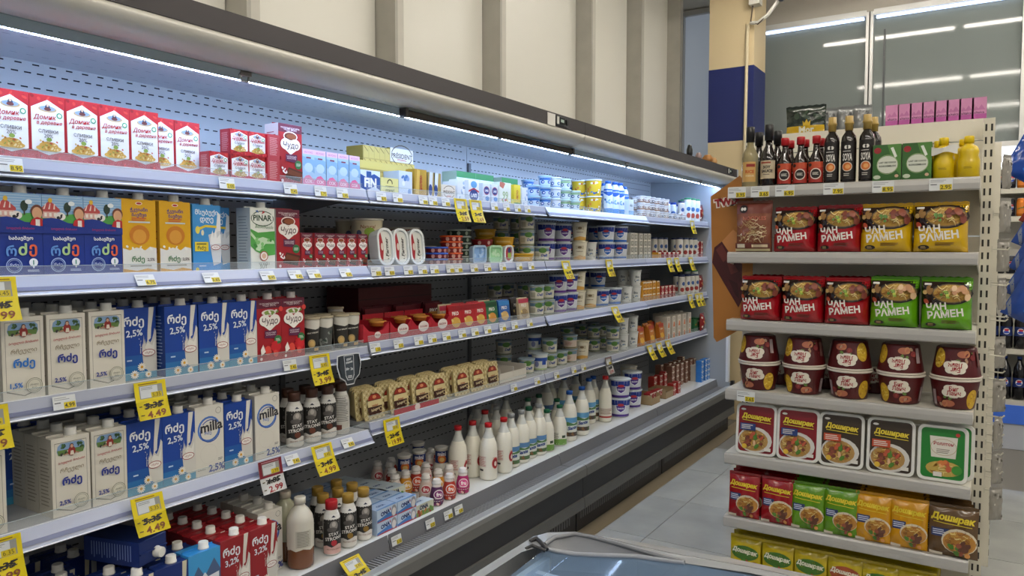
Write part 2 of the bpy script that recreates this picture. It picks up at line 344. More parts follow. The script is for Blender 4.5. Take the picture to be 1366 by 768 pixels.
# ------------------------------------------------------------------ chest freezer
fz = empty('chest_freezer'); tag(fz, 'grey rimmed chest freezer with curved glass lid, at the bottom of the picture', 'freezer')
def rounded(x0, x1, y0, y1, r, n=7):
    P = []
    for cx, cy, a0 in ((x1-r, y0+r, -PI/2), (x1-r, y1-r, 0), (x0+r, y1-r, PI/2), (x0+r, y0+r, PI)):
        for i in range(n+1): a = a0 + PI/2*i/n; P.append((cx+r*math.cos(a), cy+r*math.sin(a)))
    return P
FX0, FX1, FY0, FY1 = -.875, .12, -.6, 1.60
def ring(mb, outer, inner, zo, zi, m, down=None):       # band between two outlines of the same count
    n = len(outer); vs = [(x,y,zo) for x,y in outer] + [(x,y,zi) for x,y in inner]; fs = [(i,(i+1)%n,n+(i+1)%n,n+i) for i in range(n)]
    if down is not None: vs += [(x,y,down) for x,y in outer]; fs += [(2*n+i,2*n+(i+1)%n,(i+1)%n,i) for i in range(n)]
    mb.add(vs, [f[::-1] for f in fs], m)
rimm = M('a9abac', .22, coat=.2); rimd = M('6f7278', .3)
OUT = [(-.875,-.6),(-.875,1.40),(-.874,1.48),(-.850,1.510),(-.798,1.530),(-.745,1.551),(-.663,1.576),(-.549,1.588),(-.465,1.598),(-.40,1.60),(-.3,1.602),(-.1,1.60),(.06,1.56),(.11,1.50),(.12,1.40),(.12,-.6)]
GRV = [(-.857,-.6),(-.857,1.37),(-.857,1.437),(-.842,1.475),(-.79,1.514),(-.745,1.516),(-.663,1.514),(-.551,1.516),(-.474,1.525),(-.399,1.533),(-.3,1.536),(-.1,1.534),(.04,1.50),(.085,1.46),(.098,1.40),(.098,-.6)]
OPN = [(-.834,-.6),(-.834,1.35),(-.812,1.412),(-.813,1.459),(-.784,1.502),(-.748,1.506),(-.685,1.502),(-.611,1.493),(-.519,1.483),(-.392,1.508),(-.3,1.512),(-.1,1.51),(.03,1.47),(.06,1.43),(.072,1.38),(.072,-.6)]
b = MB(); ring(b, OUT, GRV, .884, .902, rimm, .80); part('rim', b, fz)
b = MB(); G2 = [(x*.997+.0006, y-.004) for x, y in GRV]; ring(b, GRV, G2, .898, .896, M('4a4c50', .4)); part('groove', b, fz)
b = MB(); ring(b, G2, OPN, .903, .900, M('8c8f92', .25, coat=.2)); part('inner_rim', b, fz)
O = [(x*.985, y-.02) for x, y in OUT]; b = MB(); n = len(O); b.add([(x,y,.81) for x,y in O]+[(x,y,.03) for x,y in O], [(i,(i+1)%n,n+(i+1)%n,n+i) for i in range(n)], M('8f9396', .35)); part('cabinet_body', b, fz)
LT = OPN[2:9]; LB = [(-.812,1.412),(-.799,1.442),(-.755,1.444),(-.702,1.456),(-.625,1.478),(-.543,1.482),(-.519,1.483)]; LZ = [.890,.876,.878,.883,.890,.896,.899]
b = MB(); vs = [(x,y,.899) for x,y in LT] + [(x*.6+u*.4,y*.6+v*.4-.002,(.899*.5+z*.5)-.004) for (x,y),(u,v),z in zip(LT,LB,LZ)] + [(x,y,z) for (x,y),z in zip(LB,LZ)]
fs = [(i+1,i,7+i,8+i) for i in range(6)] + [(8+i,7+i,14+i,15+i) for i in range(6)]
b.add(vs, fs, rimd, True); part('end_cap', b, fz, 'grey moulded end cap')
b = MB(); b.tube([(x,y,.901) for x,y in LT], .005, M('7c7e82', .3), 6); b.tube([(x,y,z+.002) for (x,y),z in zip(LB, LZ)], .0055, M('9599a0', .3), 6); part('cap_edge', b, fz)
gx = LB + OPN[9:13]
vs = []; fs = []
for i, (x, y) in enumerate(gx):
    z = LZ[i] if i < 7 else .896; vs += [(x, y, z), (x, 1.0, z-.02), (x, -.5, z-.03)]
for i in range(len(gx)-1): fs += [(3*i, 3*i+1, 3*i+4, 3*i+3), (3*i+1, 3*i+2, 3*i+5, 3*i+4)]
b = MB(); b.add(vs, fs, M('8fb0d6', .04, alpha=.30), True); part('glass_lid', b, fz, 'curved bluish lid')
b = MB(); b.box(FX0+.10, FX1-.10, FY0+.10, FY1-.16, .30, .32, M('9fb2cc', .4)); part('inner_floor', b, fz)
b = MB(); b.box(FX0+.045, FX0+.06, FY0+.1, FY1-.16, .3, .86, M('9fb6d0', .35)); b.box(FX1-.06, FX1-.045, FY0+.1, FY1-.16, .3, .86, M('9fb6d0', .35)); b.box(FX0+.045, FX1-.045, FY1-.225, FY1-.21, .3, .85, M('9fb6d0', .35)); part('liner', b, fz)
for i, yy in enumerate((.75, 1.1)):
    b = MB()
    for k in range(8): b.box(FX0+.105, FX1-.105, yy-.002, yy+.002, .34+.05*k, .344+.05*k, M('dfe5ea', .35))
    for k in range(14): x = FX0+.12+k*.056; b.box(x, x+.004, yy-.002, yy+.002, .33, .72, M('dfe5ea', .35))
    part('wire_divider', b, fz)
b = MB(); b.tube([(-.845, 1.405, .903), (-.838, 1.42, .907), (-.822, 1.412, .903), (-.80, 1.402, .895)], .005, M('2a2a2c', .4), 6); b.tube([(-.835, 1.37, .90), (-.828, 1.385, .905), (-.80, 1.395, .895)], .004, M('2a2a2c', .4), 6); part('lock', b, fz)
# ------------------------------------------------------------------ flat print: letters and shapes laid on a face
_T = {}
def glyphs(s, bold=0.0):
    key = (s, bold)
    if key in _T: return _T[key]
    cu = bpy.data.curves.new('lettering', 'FONT'); cu.body = s; cu.resolution_u = 2; cu.fill_mode = 'FRONT'; cu.offset = bold
    ob = bpy.data.objects.new('lettering', cu)
    me = bpy.data.meshes.new_from_object(ob)
    V = [(v.co.x, v.co.y) for v in me.vertices]; Fc = [tuple(p.vertices) for p in me.polygons]
    bpy.data.objects.remove(ob); bpy.data.curves.remove(cu); bpy.data.meshes.remove(me)
    if V:
        x0 = min(v[0] for v in V); x1 = max(v[0] for v in V); y0 = min(v[1] for v in V); y1 = max(v[1] for v in V)
    else: x0 = y0 = 0; x1 = y1 = 1
    _T[key] = (V, Fc, x0, x1, y0, y1)
    return _T[key]
class Art:      # u in 0..1 across, v in 0..1 up; sizes given in units of the width
    def __init__(s, W, H): s.W = W; s.H = H; s.it = []; s.L = 0
    def poly(s, pts, m, layer=None, mw=False):     # pts in u,v
        if layer is None: s.L += 1; layer = s.L
        s.it.append(([(u*s.W, v*s.H) for u, v in pts], [tuple(range(len(pts)))], mm(m), layer)); return s
    def rect(s, u0, u1, v0, v1, m): return s.poly([(u0,v0),(u1,v0),(u1,v1),(u0,v1)], m)
    def ell(s, u, v, ru, rv, m, n=18, a=0.0):      # radii both in units of width
        P = []
        for i in range(n):
            t = 2*PI*i/n; x = ru*math.cos(t); y = rv*math.sin(t)
            P.append((u + x*math.cos(a)-y*math.sin(a), v + (x*math.sin(a)+y*math.cos(a))*s.W/s.H))
        return s.poly(P, m)
    def ring(s, u, v, r, t, m, n=20, ry=None):
        ry = ry or r; V = []; Fc = []; s.L += 1
        for i in range(n):
            a = 2*PI*i/n
            for q in (0, t): V.append((u*s.W+(r-q)*s.W*math.cos(a), v*s.H+(ry-q)*s.W*math.sin(a)))
        for i in range(n): j = (i+1) % n; Fc.append((2*i, 2*j, 2*j+1, 2*i+1))
        s.it.append((V, Fc, mm(m), s.L)); return s
    def text(s, t, u, v, w=None, h=None, m='202020', bold=0.0, rot=0.0, shear=0.0, hmax=None):   # centred at u,v; w in widths, h in widths
        V, Fc, x0, x1, y0, y1 = glyphs(t, bold); W = max(x1-x0, 1e-4); H = max(y1-y0, 1e-4)
        if w and h: sx, sy = w*s.W/W, h*s.W/H
        elif w: sx = sy = w*s.W/W
        else: sx = sy = h*s.W/H
        if hmax and sy*H > hmax*s.W: sy = hmax*s.W/H
        cx, cy = (x0+x1)/2, (y0+y1)/2; s.L += 1; ca, sa = math.cos(rot), math.sin(rot); out = []
        for x, y in V:
            X = (x-cx)*sx + (y-cy)*sy*shear; Y = (y-cy)*sy
            out.append((u*s.W + X*ca - Y*sa, v*s.H + X*sa + Y*ca))
        s.it.append((out, Fc, mm(m), s.L)); return s
    def lines(s, u0, u1, v0, v1, n, m, fill=.45):   # small print as bars
        for i in range(n):
            v = v0 + (v1-v0)*(i+.5)/n; hh = (v1-v0)/n*fill*.5; e = u1 - (u1-u0)*random.uniform(0, .25)
            s.poly([(u0,v-hh),(e,v-hh),(e,v+hh),(u0,v+hh)], m, layer=s.L+1)
        s.L += 1; return s
    def blobs(s, u0, u1, v0, v1, n, cols, r0, r1, seed=1):
        rd = random.Random(seed)
        for i in range(n):
            s.ell(rd.uniform(u0, u1), rd.uniform(v0, v1), rd.uniform(r0, r1), rd.uniform(r0, r1)*.7, rd.choice(cols), 8, rd.uniform(0, PI))
        return s
    def noodles(s, u, v, ru, rv, n, cols, seed=1):   # wavy strands inside an ellipse
        rd = random.Random(seed)
        for i in range(n):
            a = rd.uniform(0, 2*PI); q = rd.uniform(0, .8)**.5; cu_, cv_ = u+ru*q*math.cos(a), v+rv*q*math.sin(a)*s.W/s.H
            L = rd.uniform(.25, .6)*ru; t = rd.uniform(-1, 1.2); wd = .012; P = []; Q = []
            for k in range(5):
                x = (k/4-.5)*L; y = .25*L*math.sin(k*1.3+a); X = x*math.cos(t)-y*math.sin(t); Y = x*math.sin(t)+y*math.cos(t)
                P.append((cu_+X, cv_+(Y+wd)*s.W/s.H)); Q.append((cu_+X, cv_+(Y-wd)*s.W/s.H))
            s.poly(P+Q[::-1], rd.choice(cols))
        return s
    def mesh(s, name, warp, cutu=0, cutv=0, step=.00012, extra=None):
        groups = {}
        for pts, fs, m, L in s.it: groups.setdefault(L, []).append((pts, fs, m))
        bm = bmesh.new(); mats = []
        lay = bm.verts.layers.float.new('lay')
        for L in sorted(groups):
            for pts, fs, m in groups[L]:
                if m not in mats: mats.append(m)
                k = mats.index(m); vs = []
                for x, y in pts:
                    v = bm.verts.new((x, y, 0)); v[lay] = L; vs.append(v)
                for f in fs:
                    try: fc = bm.faces.new([vs[i] for i in f]); fc.material_index = k
                    except ValueError: pass
        if cutu or cutv:
            for i in range(1, cutu):
                bmesh.ops.bisect_plane(bm, geom=bm.verts[:]+bm.edges[:]+bm.faces[:], plane_co=(s.W*i/cutu,0,0), plane_no=(1,0,0))
            for i in range(1, cutv):
                bmesh.ops.bisect_plane(bm, geom=bm.verts[:]+bm.edges[:]+bm.faces[:], plane_co=(0,s.H*i/cutv,0), plane_no=(0,1,0))
        for v in bm.verts: v.co = warp(v.co.x, v.co.y, .0004 + step*v[lay])
        me = bpy.data.meshes.new(name); bm.to_mesh(me); bm.free()
        for m in mats: me.materials.append(m)
        if cutu: me.polygons.foreach_set('use_smooth', [True]*len(me.polygons))
        me.update(); return me
def flat_front(W, D): return lambda x, y, o: (x-W/2, -D/2-o, y)
def flat_left(W, D): return lambda x, y, o: (-W/2-o, D/2-x, y)
def cyl_warp(rfun, arc, W, z0):      # x 0..W spreads over the arc (radians) centred on the front (-y)
    def wf(x, y, o):
        a = (x/W-.5)*arc; r = rfun(z0+y)+o
        return (r*math.sin(a), -r*math.cos(a), z0+y)
    return wf
# ------------------------------------------------------------------ kinds: name -> parts (built once, copied by linking)
KIND = {}
def kind(name, objname, cat, W, D, H, parts): KIND[name] = dict(o=objname, c=cat, W=W, D=D, H=H, p=parts)
ALL = []
ORD = ['first','second','third','fourth','fifth','sixth','seventh','eighth','ninth','tenth','eleventh','twelfth','thirteenth','fourteenth','fifteenth','sixteenth','seventeenth','eighteenth','nineteenth','twentieth']
ITEMS = []
def put(kname, loc, rz, rx=0.0, ry=0.0):
    k = KIND[kname]
    if len(k['p']) == 1: r = link(k['o'], k['p'][0][1])
    else:
        r = bpy.data.objects.new(k['o'], None); COL.objects.link(r); r.empty_display_size = .03
        for p in k['p']: 
            c = link(p[0], p[1], r)
            if len(p) > 2: c['label'] = p[2]
    r.location = loc; r.rotation_euler = (rx, ry, rz); r['category'] = k['c']
    return r
def shelf_put(kname, s, px, back=0.0, lift=0.0, turn=0.0, lean=0.0):   # stands on fridge shelf s, centred on image column px, front set back from the lip
    k = KIND[kname]; X = (DX if s == 5 else SX) - .022 - back; z = SHELF_Z[s] + lift
    y = ypx(px, X - (k['D']/2 if k['W'] == k['D'] else 0), z + k['H']/2); z = shz(s, y) + lift + .0005
    y = min(y, 6.412 - k['W']/2)
    if k['W'] == k['D'] and not turn: turn = .8*(math.atan2(-X, y) - PI/2) + random.uniform(-.22, .22)     # round goods are turned a little towards the aisle
    o = put(kname, (X - k['D']/2, y, z), PI/2 + turn, lean); ITEMS.append([s, [o], kname, back]); return o
def rack_put(kname, s, px, back=0.0, lift=0.0, turn=0.0, lean=0.0):
    k = KIND[kname]; Y = GY + .008 + back; z = GZ[s] + lift + .0005
    x = xpx(px, Y, z + k['H']/2)
    return put(kname, (x, Y + k['D']/2, z), turn, lean)
def row(objs, desc, where, group, one=None):     # labels by place in the row
    n = len(objs)
    for i, o in enumerate(objs):
        if n == 1: o['label'] = '%s %s' % (desc, where)
        elif i == n-1 and n > 2: o['label'] = '%s, rightmost %s' % (desc, where)
        elif i == 0: o['label'] = '%s, leftmost %s' % (desc, where) if n > 2 else '%s, left of two %s' % (desc, where)
        elif n == 2: o['label'] = '%s, right of two %s' % (desc, where)
        else: o['label'] = '%s, %s from left %s' % (desc, ORD[i], where)
        o['group'] = group
        if len(o['label'].replace(',', '').split()) > 16: o['label'] = o['label'].replace(where, where.replace('on ', '').replace('fridge ', '').replace('rack ', ''))
    return objs

def settle():        # goods on one shelf never share space: push the one behind back, nudge neighbours apart
    bad = 0
    for s in range(1, 6):
        its = [i for i in ITEMS if i[0] == s]
        def ext(i):
            k = KIND[i[2]]; o = i[1][0]; sw = abs(math.cos(o.rotation_euler.z)) > .7 and k['W'] != k['D']; w_, d_ = (k['D'], k['W']) if sw else (k['W'], k['D'])
            d_ += abs(math.sin(o.rotation_euler.x))*k['H']*.0
            return o.location.x, o.location.y, d_/2, w_/2, o.location.z, o.location.z + k['H']*len(i[1]), k['W'] == k['D']
        its.sort(key=lambda i: -(ext(i)[0]+ext(i)[2])); done = []
        for i in its:
            for _ in range(25):
                hit = False; x, y, dx, dy, z0, z1, rd = ext(i)
                for j in done:
                    X, Y, DX_, DY_, Z0, Z1, RD = ext(j)
                    if min(z1, Z1)-max(z0, Z0) < .004: continue
                    ox = dx+DX_-abs(x-X); oy = dy+DY_-abs(y-Y)
                    if ox < .0008 or oy < .0008: continue
                    if rd and RD:
                        q = dx+DX_-math.hypot(x-X, y-Y)
                        if q < .0008: continue
                        ox = X - x + math.sqrt(max((dx+DX_)**2-(y-Y)**2, 0)) if False else math.sqrt(max((dx+DX_)**2-(y-Y)**2, 0)) - (X-x)
                        oy = math.sqrt(max((dx+DX_)**2-(x-X)**2, 0)) - abs(y-Y)
                    hit = True
                    if oy < (.018 if i[3] > .05 else .06) or oy < ox*.35:
                        for o in i[1]: o.location.y += (oy+.001)*(1 if y >= Y else -1)
                    else:
                        for o in i[1]: o.location.x -= ox+.001
                    break
                if not hit: break
            x, y, dx, dy, z0, z1, rd = ext(i)
            if hit: print('overlap left', i[2], s, i[3])
            if (hit and i[3] > .05) or x-dx < BX+.004 or y+dy > 6.419:
                print('removed', i[2], s, i[3], hit)
                bad += 1
                for o in i[1]:
                    for c in list(o.children): bpy.data.objects.remove(c)
                    bpy.data.objects.remove(o)
                i[1] = []
                continue
            done.append(i)
    print('settle removed', bad)
# ------------------------------------------------------------------ dairy fridge goods: kinds
CUT = dict(cutu=10, cutv=0)
def carton(name, obj, W, D, H, base, art, cap=None, side=None, sideline='8a8a8a', fin=True, cat='carton', rough=.38, capx=.12):
    b = MB(); b.cbox(-W/2, W/2, -D/2, D/2, 0, H, M(base, rough), .002)
    if fin: b.prism_x([(-.002, H-.001), (.002, H-.001), (.0015, H+.005), (-.0015, H+.005)], -W/2+.003, W/2-.003, M(base, rough))
    P = [('carton_body', b.mesh('carton_body'))]
    if cap:
        c = MB(); c.lathe([(.0165, H-.001), (.0165, H+.004), (.0150, H+.005), (.0148, H+.020), (.0132, H+.0215)], M(cap, .4), 16, capx*W, -D*.16); P.append(('cap', c.mesh('cap')))
    a = Art(W, H); art(a); P.append(('front_print', a.mesh('front_print', flat_front(W, D))))
    if side:
        a = Art(D, H); a.rect(.0, 1, 0, 1, side); a.lines(.15, .85, .12, .88, 16, sideline, .3); P.append(('side_print', a.mesh('side_print', flat_left(W, D))))
    kind(name, obj, cat, W, D, H, P)
def a_cream(a, pct='СЛИВКИ', small=False):
    a.rect(0, 1, 0, 1, 'b3202b')
    a.blobs(.05, .95, .88, .98, 6, ['c93a36', '8e1420'], .04, .09, 3)
    a.poly([(.04, .17), (.5, .10), (.96, .17), (.96, .80), (.5, .93), (.04, .80)], 'e6e9ea')
    a.ell(.5, .79, .26, .09, 'c3a878'); a.ell(.5, .80, .22, .075, '8ea4bf'); a.ell(.5, .815, .07, .10, '33415f'); a.ell(.5, .79, .10, .05, '6b3b3c'); a.ell(.5, .845, .035, .04, 'd5b79c')
    a.ell(.83, .71, .085, .085, '3f9a6a'); a.ell(.83, .71, .055, .055, 'dfe8df')
    a.text('Домик', .42, .66, w=.62, m='b5232d', bold=.012, shear=.25, rot=.05); a.text('в деревне', .54, .575, w=.72, m='b5232d', bold=.012, shear=.25, rot=.05)
    a.text(pct, .5, .455, w=.55, m='3a3340', bold=.01); a.text('20%', .5, .385, w=.25, m='3a3340')
    a.ell(.5, .20, .36, .10, 'cfa957'); a.ell(.5, .235, .27, .13, 'c89d4c'); a.blobs(.24, .76, .17, .31, 22, ['a9752e', 'd8c27a', '7f9a45', 'e3d09a', 'b5563a'], .02, .055, 5); a.ell(.5, .33, .08, .06, '86a24a')
    a.poly([(0, 0), (1, 0), (1, .15), (.5, .075), (0, .15)], 'b3202b'); a.blobs(.05, .95, .02, .08, 5, ['8e1420', 'c7403a'], .04, .08, 8)
carton('cream', 'cream_carton', .088, .06, .172, 'b3202b', a_cream, None, '9c1f2a', 'c98a8a', fin=False)
carton('cream_small', 'cream_carton', .070, .05, .081, 'b3202b', a_cream, None, 'a3333c', 'd9a6a6', fin=False)
def a_chudo(a, straw=False):
    a.rect(0, 1, 0, 1, '9c1824'); a.rect(0, 1, .86, 1, '5e1c33')
    if straw: a.blobs(.55, 1, .2, .95, 9, ['c4222c', 'd9473f', '8e1020'], .07, .13, 4)
    a.text('МОЛОЧНЫЙ КОКТЕЙЛЬ', .5, .94, w=.8, m='e8dfe0'); a.text('ЧУДО ВКУС', .5, .905, w=.55, m='e8dfe0')
    if not straw: a.ell(.5, .79, .27, .13, '5b2a1a'); a.ell(.55, .80, .22, .09, '8a4a2a'); a.ring(.5, .80, .30, .035, 'e9e3dd', ry=.16)
    else: a.ell(.48, .79, .3, .10, 'e8dcd8'); a.ell(.5, .79, .22, .07, '7d9a48'); a.blobs(.2, .8, .75, .83, 8, ['c3202b', 'e8e0d8', '6f8e3c'], .04, .08, 2)
    a.ell(.30, .665, .225, .19, 'ece7e2'); a.ell(.70, .665, .225, .19, 'ece7e2'); a.poly([(.09, .63), (.91, .63), (.5, .49)], 'ece7e2')
    a.text('Чудо', .5, .64, w=.66, m='4b3238', bold=.012, shear=.15)
    a.poly([(.28, .38), (.78, .36), (.78, .50), (.28, .50)], '5c2146'); a.text('МОЛОЧНЫЙ', .53, .465, w=.4, m='e6dde2'); a.text('ШОКОЛАД' if not straw else 'КЛУБНИКА', .53, .43, w=.38, m='e6dde2')
    a.ell(.82, .335, .15, .15, '2f6f3f'); a.lines(.73, .92, .31, .36, 3, 'cfe0cf')
    if straw: a.blobs(.25, .95, .05, .26, 10, ['c4222c', 'd6463c', 'e9b8ae', 'a3141f'], .1, .2, 6); a.poly([(.12,.1),(.3,.16),(.2,.28),(.1,.2)], 'efe6e2')
    else: a.poly([(.25,.14),(.9,.09),(1,.22),(.4,.28)], '4c2415'); a.poly([(.25,.14),(.9,.09),(.88,.05),(.26,.1)], '2f150d'); a.poly([(.33,.17),(.9,.125),(.94,.19),(.42,.25)], '6a3620'); a.blobs(.12, .32, .12, .28, 5, ['efe6e2'], .03, .07, 3)
    a.ell(.12, .05, .05, .05, 'e5cfcf')
carton('chudo', 'milkshake_carton', .104, .07, .208, '9c1824', a_chudo, None, 'c9c4c4', '8a2a34', capx=0)
carton('chudo_straw', 'milkshake_carton', .104, .07, .212, '9c1824', lambda a: a_chudo(a, True), 'd8d0cc', 'a82a34', 'd9b0b0')
carton('chudo_small', 'milkshake_carton', .052, .04, .128, '9c1824', a_chudo, None, 'b84a50', fin=False)
def a_juice(a, v):
    a.rect(0, 1, 0, 1, '9fc0dc'); a.rect(0, 1, .86, 1, 'd9b6cf'); a.text('ЯБЛОКО', .5, .92, w=.7, m='b0527a')
    a.poly([(0,.0),(1,.0),(1,.16),(.55,.30),(.25,.27),(0,.16)], 'cf5f8c' if v else 'd07f9e'); a.text('СОК', .5, .13, w=.6, m='f0dfe6', bold=.02)
    a.poly([(0,.55),(1,.35),(1,.72),(0,.8)], '7fa9cf'); a.ell(.5, .5, .36, .30, 'b8d2e6'); a.rect(.3, .7, .75, .79, '7c2f44')
carton('juice_a', 'juice_carton', .056, .04, .131, '9fc0dc', lambda a: a_juice(a, 0), None, '9fb6cc', fin=False)
carton('juice_b', 'juice_carton', .056, .04, .131, '9fc0dc', lambda a: a_juice(a, 1), None, '9fb6cc', fin=False)
def a_kids(a):
    a.rect(0, 1, 0, 1, '0f2f86'); a.rect(0, 1, .70, 1, '86aed6'); a.lines(0, 1, .80, .99, 6, 'a9c6e0', .3)
    a.poly([(.0,.68),(1,.64),(1,.78),(.6,.76),(0,.72)], '4c9a48')
    a.poly([(.0,.84),(.18,.93),(.42,.82),(.42,.79),(0,.79)], 'b84a4a'); a.rect(.0, .38, .71, .79, 'd9b0a8')
    for i in range(3): a.rect(.05+.11*i, .11+.11*i, .73, .775, 'f0e8e2'); a.poly([(.02+.12*i,.82),(.06+.12*i,.82),(.10+.1*i,.89),(.08+.1*i,.89)], 'e6cfc8')
    a.ell(.19, .93, .05, .06, 'd9b23a'); a.ell(.60, .85, .085, .13, '22382c'); a.ell(.70, .9, .08, .06, 'e6eef2'); a.rect(.585, .615, .74, .80, '3a2c22')
    a.ell(.42, .735, .13, .10, 'e8e4e0'); a.blobs(.33, .52, .70, .77, 5, ['20202a'], .03, .05, 4)
    a.ell(.88, .79, .14, .16, '6b3b2c'); a.ell(.88, .765, .115, .15, 'd3a481'); a.poly([(.70,.61),(1,.61),(1,.70),(.88,.72),(.76,.69)], 'b5262e'); a.rect(.84, .94, .60, .69, 'e8e2de')
    a.poly([(0,.52),(1,.52),(1,.605),(.75,.62),(.4,.70),(.2,.715),(0,.70)], '0f2f86')
    a.text('სოფლის ნობათი', .5, .575, w=.62, m='a5285f', bold=.015, shear=.2)
    a.text('საბავშვო', .5, .455, w=.54, m='e9edf2', bold=.03)
    a.text('რ', .28, .31, h=.26, m='5b8ccf', bold=.03); a.text('ძ', .53, .325, h=.30, m='a9c98a', bold=.03); a.text('ე', .76, .31, h=.30, m='d9603c', bold=.03)
    a.ring(.33, .13, .18, .02, '9fb6e0'); a.ring(.33, .13, .14, .01, '9fb6e0'); a.text('რძე', .33, .13, w=.2, m='c9d6ee'); a.ell(.76, .165, .10, .10, 'e6eaf2'); a.poly([(.72,.13),(.80,.13),(.76,.09)], 'e6eaf2'); a.text('1', .76, .165, h=.11, m='1e7a6a', bold=.04); a.lines(.62, .9, .05, .08, 2, 'b9c6e6', .5)
carton('kids_milk', 'milk_carton', .106, .07, .212, '0f2f86', a_kids, 'd5d6d2', '0f2f86', '6f86c6')
def a_yellow(a):
    a.rect(0, 1, 0, 1, 'd8a512'); a.ell(.5, .95, .1, .045, 'ece6d8'); a.ell(.5,.95,.08,.03,'b5303a')
    a.text('ჭკვიანი', .5, .86, w=.52, m='4a3a86', bold=.03); a.text('ბავშვი', .5, .79, w=.44, m='4a3a86', bold=.03); a.lines(.28, .72, .71, .76, 2, 'c9603c', .6); a.rect(.18, .82, .685, .705, 'c5cfd6')
    a.ell(.5, .52, .30, .28, 'c77b22'); a.ell(.5, .50, .2, .2, 'd89a3a')
    a.poly([(0,0),(1,0),(1,.34),(.8,.36),(.66,.31),(.4,.35),(.2,.31),(0,.34)], 'dcdcd6'); a.blobs(.1,.9,.3,.37,6,['e6e6e0'],.03,.06,3)
    a.text('რძე', .44, .18, w=.38, m='4f7a54', bold=.03); a.text('2,5%', .82, .18, w=.22, m='5a4a4a', bold=.02); a.lines(.2, .85, .08, .115, 1, '9a958a', .5); a.poly([(0,0),(1,0),(1,.035),(.7,.06),(.4,.03),(0,.06)], 'cf9a2a')
carton('yellow_milk', 'milk_carton', .103, .07, .212, 'd8a512', a_yellow, 'd5d6d2', 'd6b040', 'a3403a')
def a_light(a):
    a.rect(0, 1, 0, 1, '3b8ed0'); a.text('მსუბუქი', .5, .88, w=.82, m='e6eef5', bold=.02); a.text('დღე', .5, .765, w=.48, m='e6eef5', bold=.02)
    a.poly([(.9,.9),(1,.86),(1,.62),(.86,.40),(.80,.5)], 'e0e4e8'); a.poly([(.55,.55),(1,.62),(1,.12),(.72,.08)], 'cdd3da'); a.poly([(.62,.5),(.7,.62),(.74,.5),(.82,.66),(.86,.5),(1,.58),(1,.42),(.6,.4)], 'eceff2')
    a.poly([(.22,.66),(.45,.70),(.85,.69),(.85,.655),(.45,.665),(.24,.62)], 'e3c93a'); a.ell(.17, .62, .08, .12, 'e6d65a'); a.ell(.34,.58,.05,.09,'e6e2c0')
    a.rect(.06, .54, .30, .44, 'e0c934'); a.text('რძე', .3, .345, w=.3, m='3a4a3a', bold=.02); a.lines(.12,.48,.39,.43,1,'5a5a3a')
    a.ell(.80, .36, .17, .085, 'efefef'); a.ring(.80, .36, .17, .02, '9a3040', ry=.085); a.text('იმერი', .8, .36, w=.2, m='9a3040'); a.lines(.2,.5,.06,.1,1,'b9d3ea'); a.ell(.13,.03,.06,.06,'dbc93c')
carton('light_milk', 'milk_carton', .100, .07, .208, '3b8ed0', a_light, 'd5d6d2', '3b8ed0', '9cc2e6')
def a_pinar(a):
    a.rect(0, 1, 0, 1, 'dfe3dd'); a.ring(.5, .83, .47, .03, '2a4a3a', ry=.26); a.rect(.1, .92, .78, .90, 'dfe3dd'); a.text('PINAR', .5, .84, w=.76, m='24412f', bold=.03); a.poly([(.2,.95),(.3,.965),(.34,.92)], '3a62a8'); a.poly([(.46,.9),(.6,.93),(.52,.96)], 'b5303a')
    a.text('Bizden', .4, .70, w=.4, m='6a8a6a', shear=.25); a.text('Nesile', .76, .69, w=.36, m='6a8a6a', shear=.25)
    a.poly([(0,.66),(.3,.60),(1,.63),(1,.24),(.6,.22),(.2,.30),(0,.38)], '4fa04a'); a.poly([(0,.62),(.25,.5),(.5,.53),(.95,.47),(.98,.42),(.6,.42),(.35,.30),(.2,.32),(.25,.44),(0,.56)], 'bfdcb8'); a.blobs(.1,.9,.28,.5,8,['7fbf74','3f8a3f'],.05,.1,9)
    a.ell(.52,.22,.17,.17,'a5433c'); a.ell(.52,.22,.14,.14,'e9e4dc'); a.ell(.52,.22,.09,.09,'d9b39a'); a.text('%3 YAĞLI', .52,.10,w=.44,m='4a5a4a'); a.text('SÜT', .5, .055, w=.3, m='4a5a4a')
carton('pinar', 'milk_carton', .101, .07, .208, 'dfe3dd', a_pinar, 'e2e4e0', 'c9d3d8', '8a9aa6')
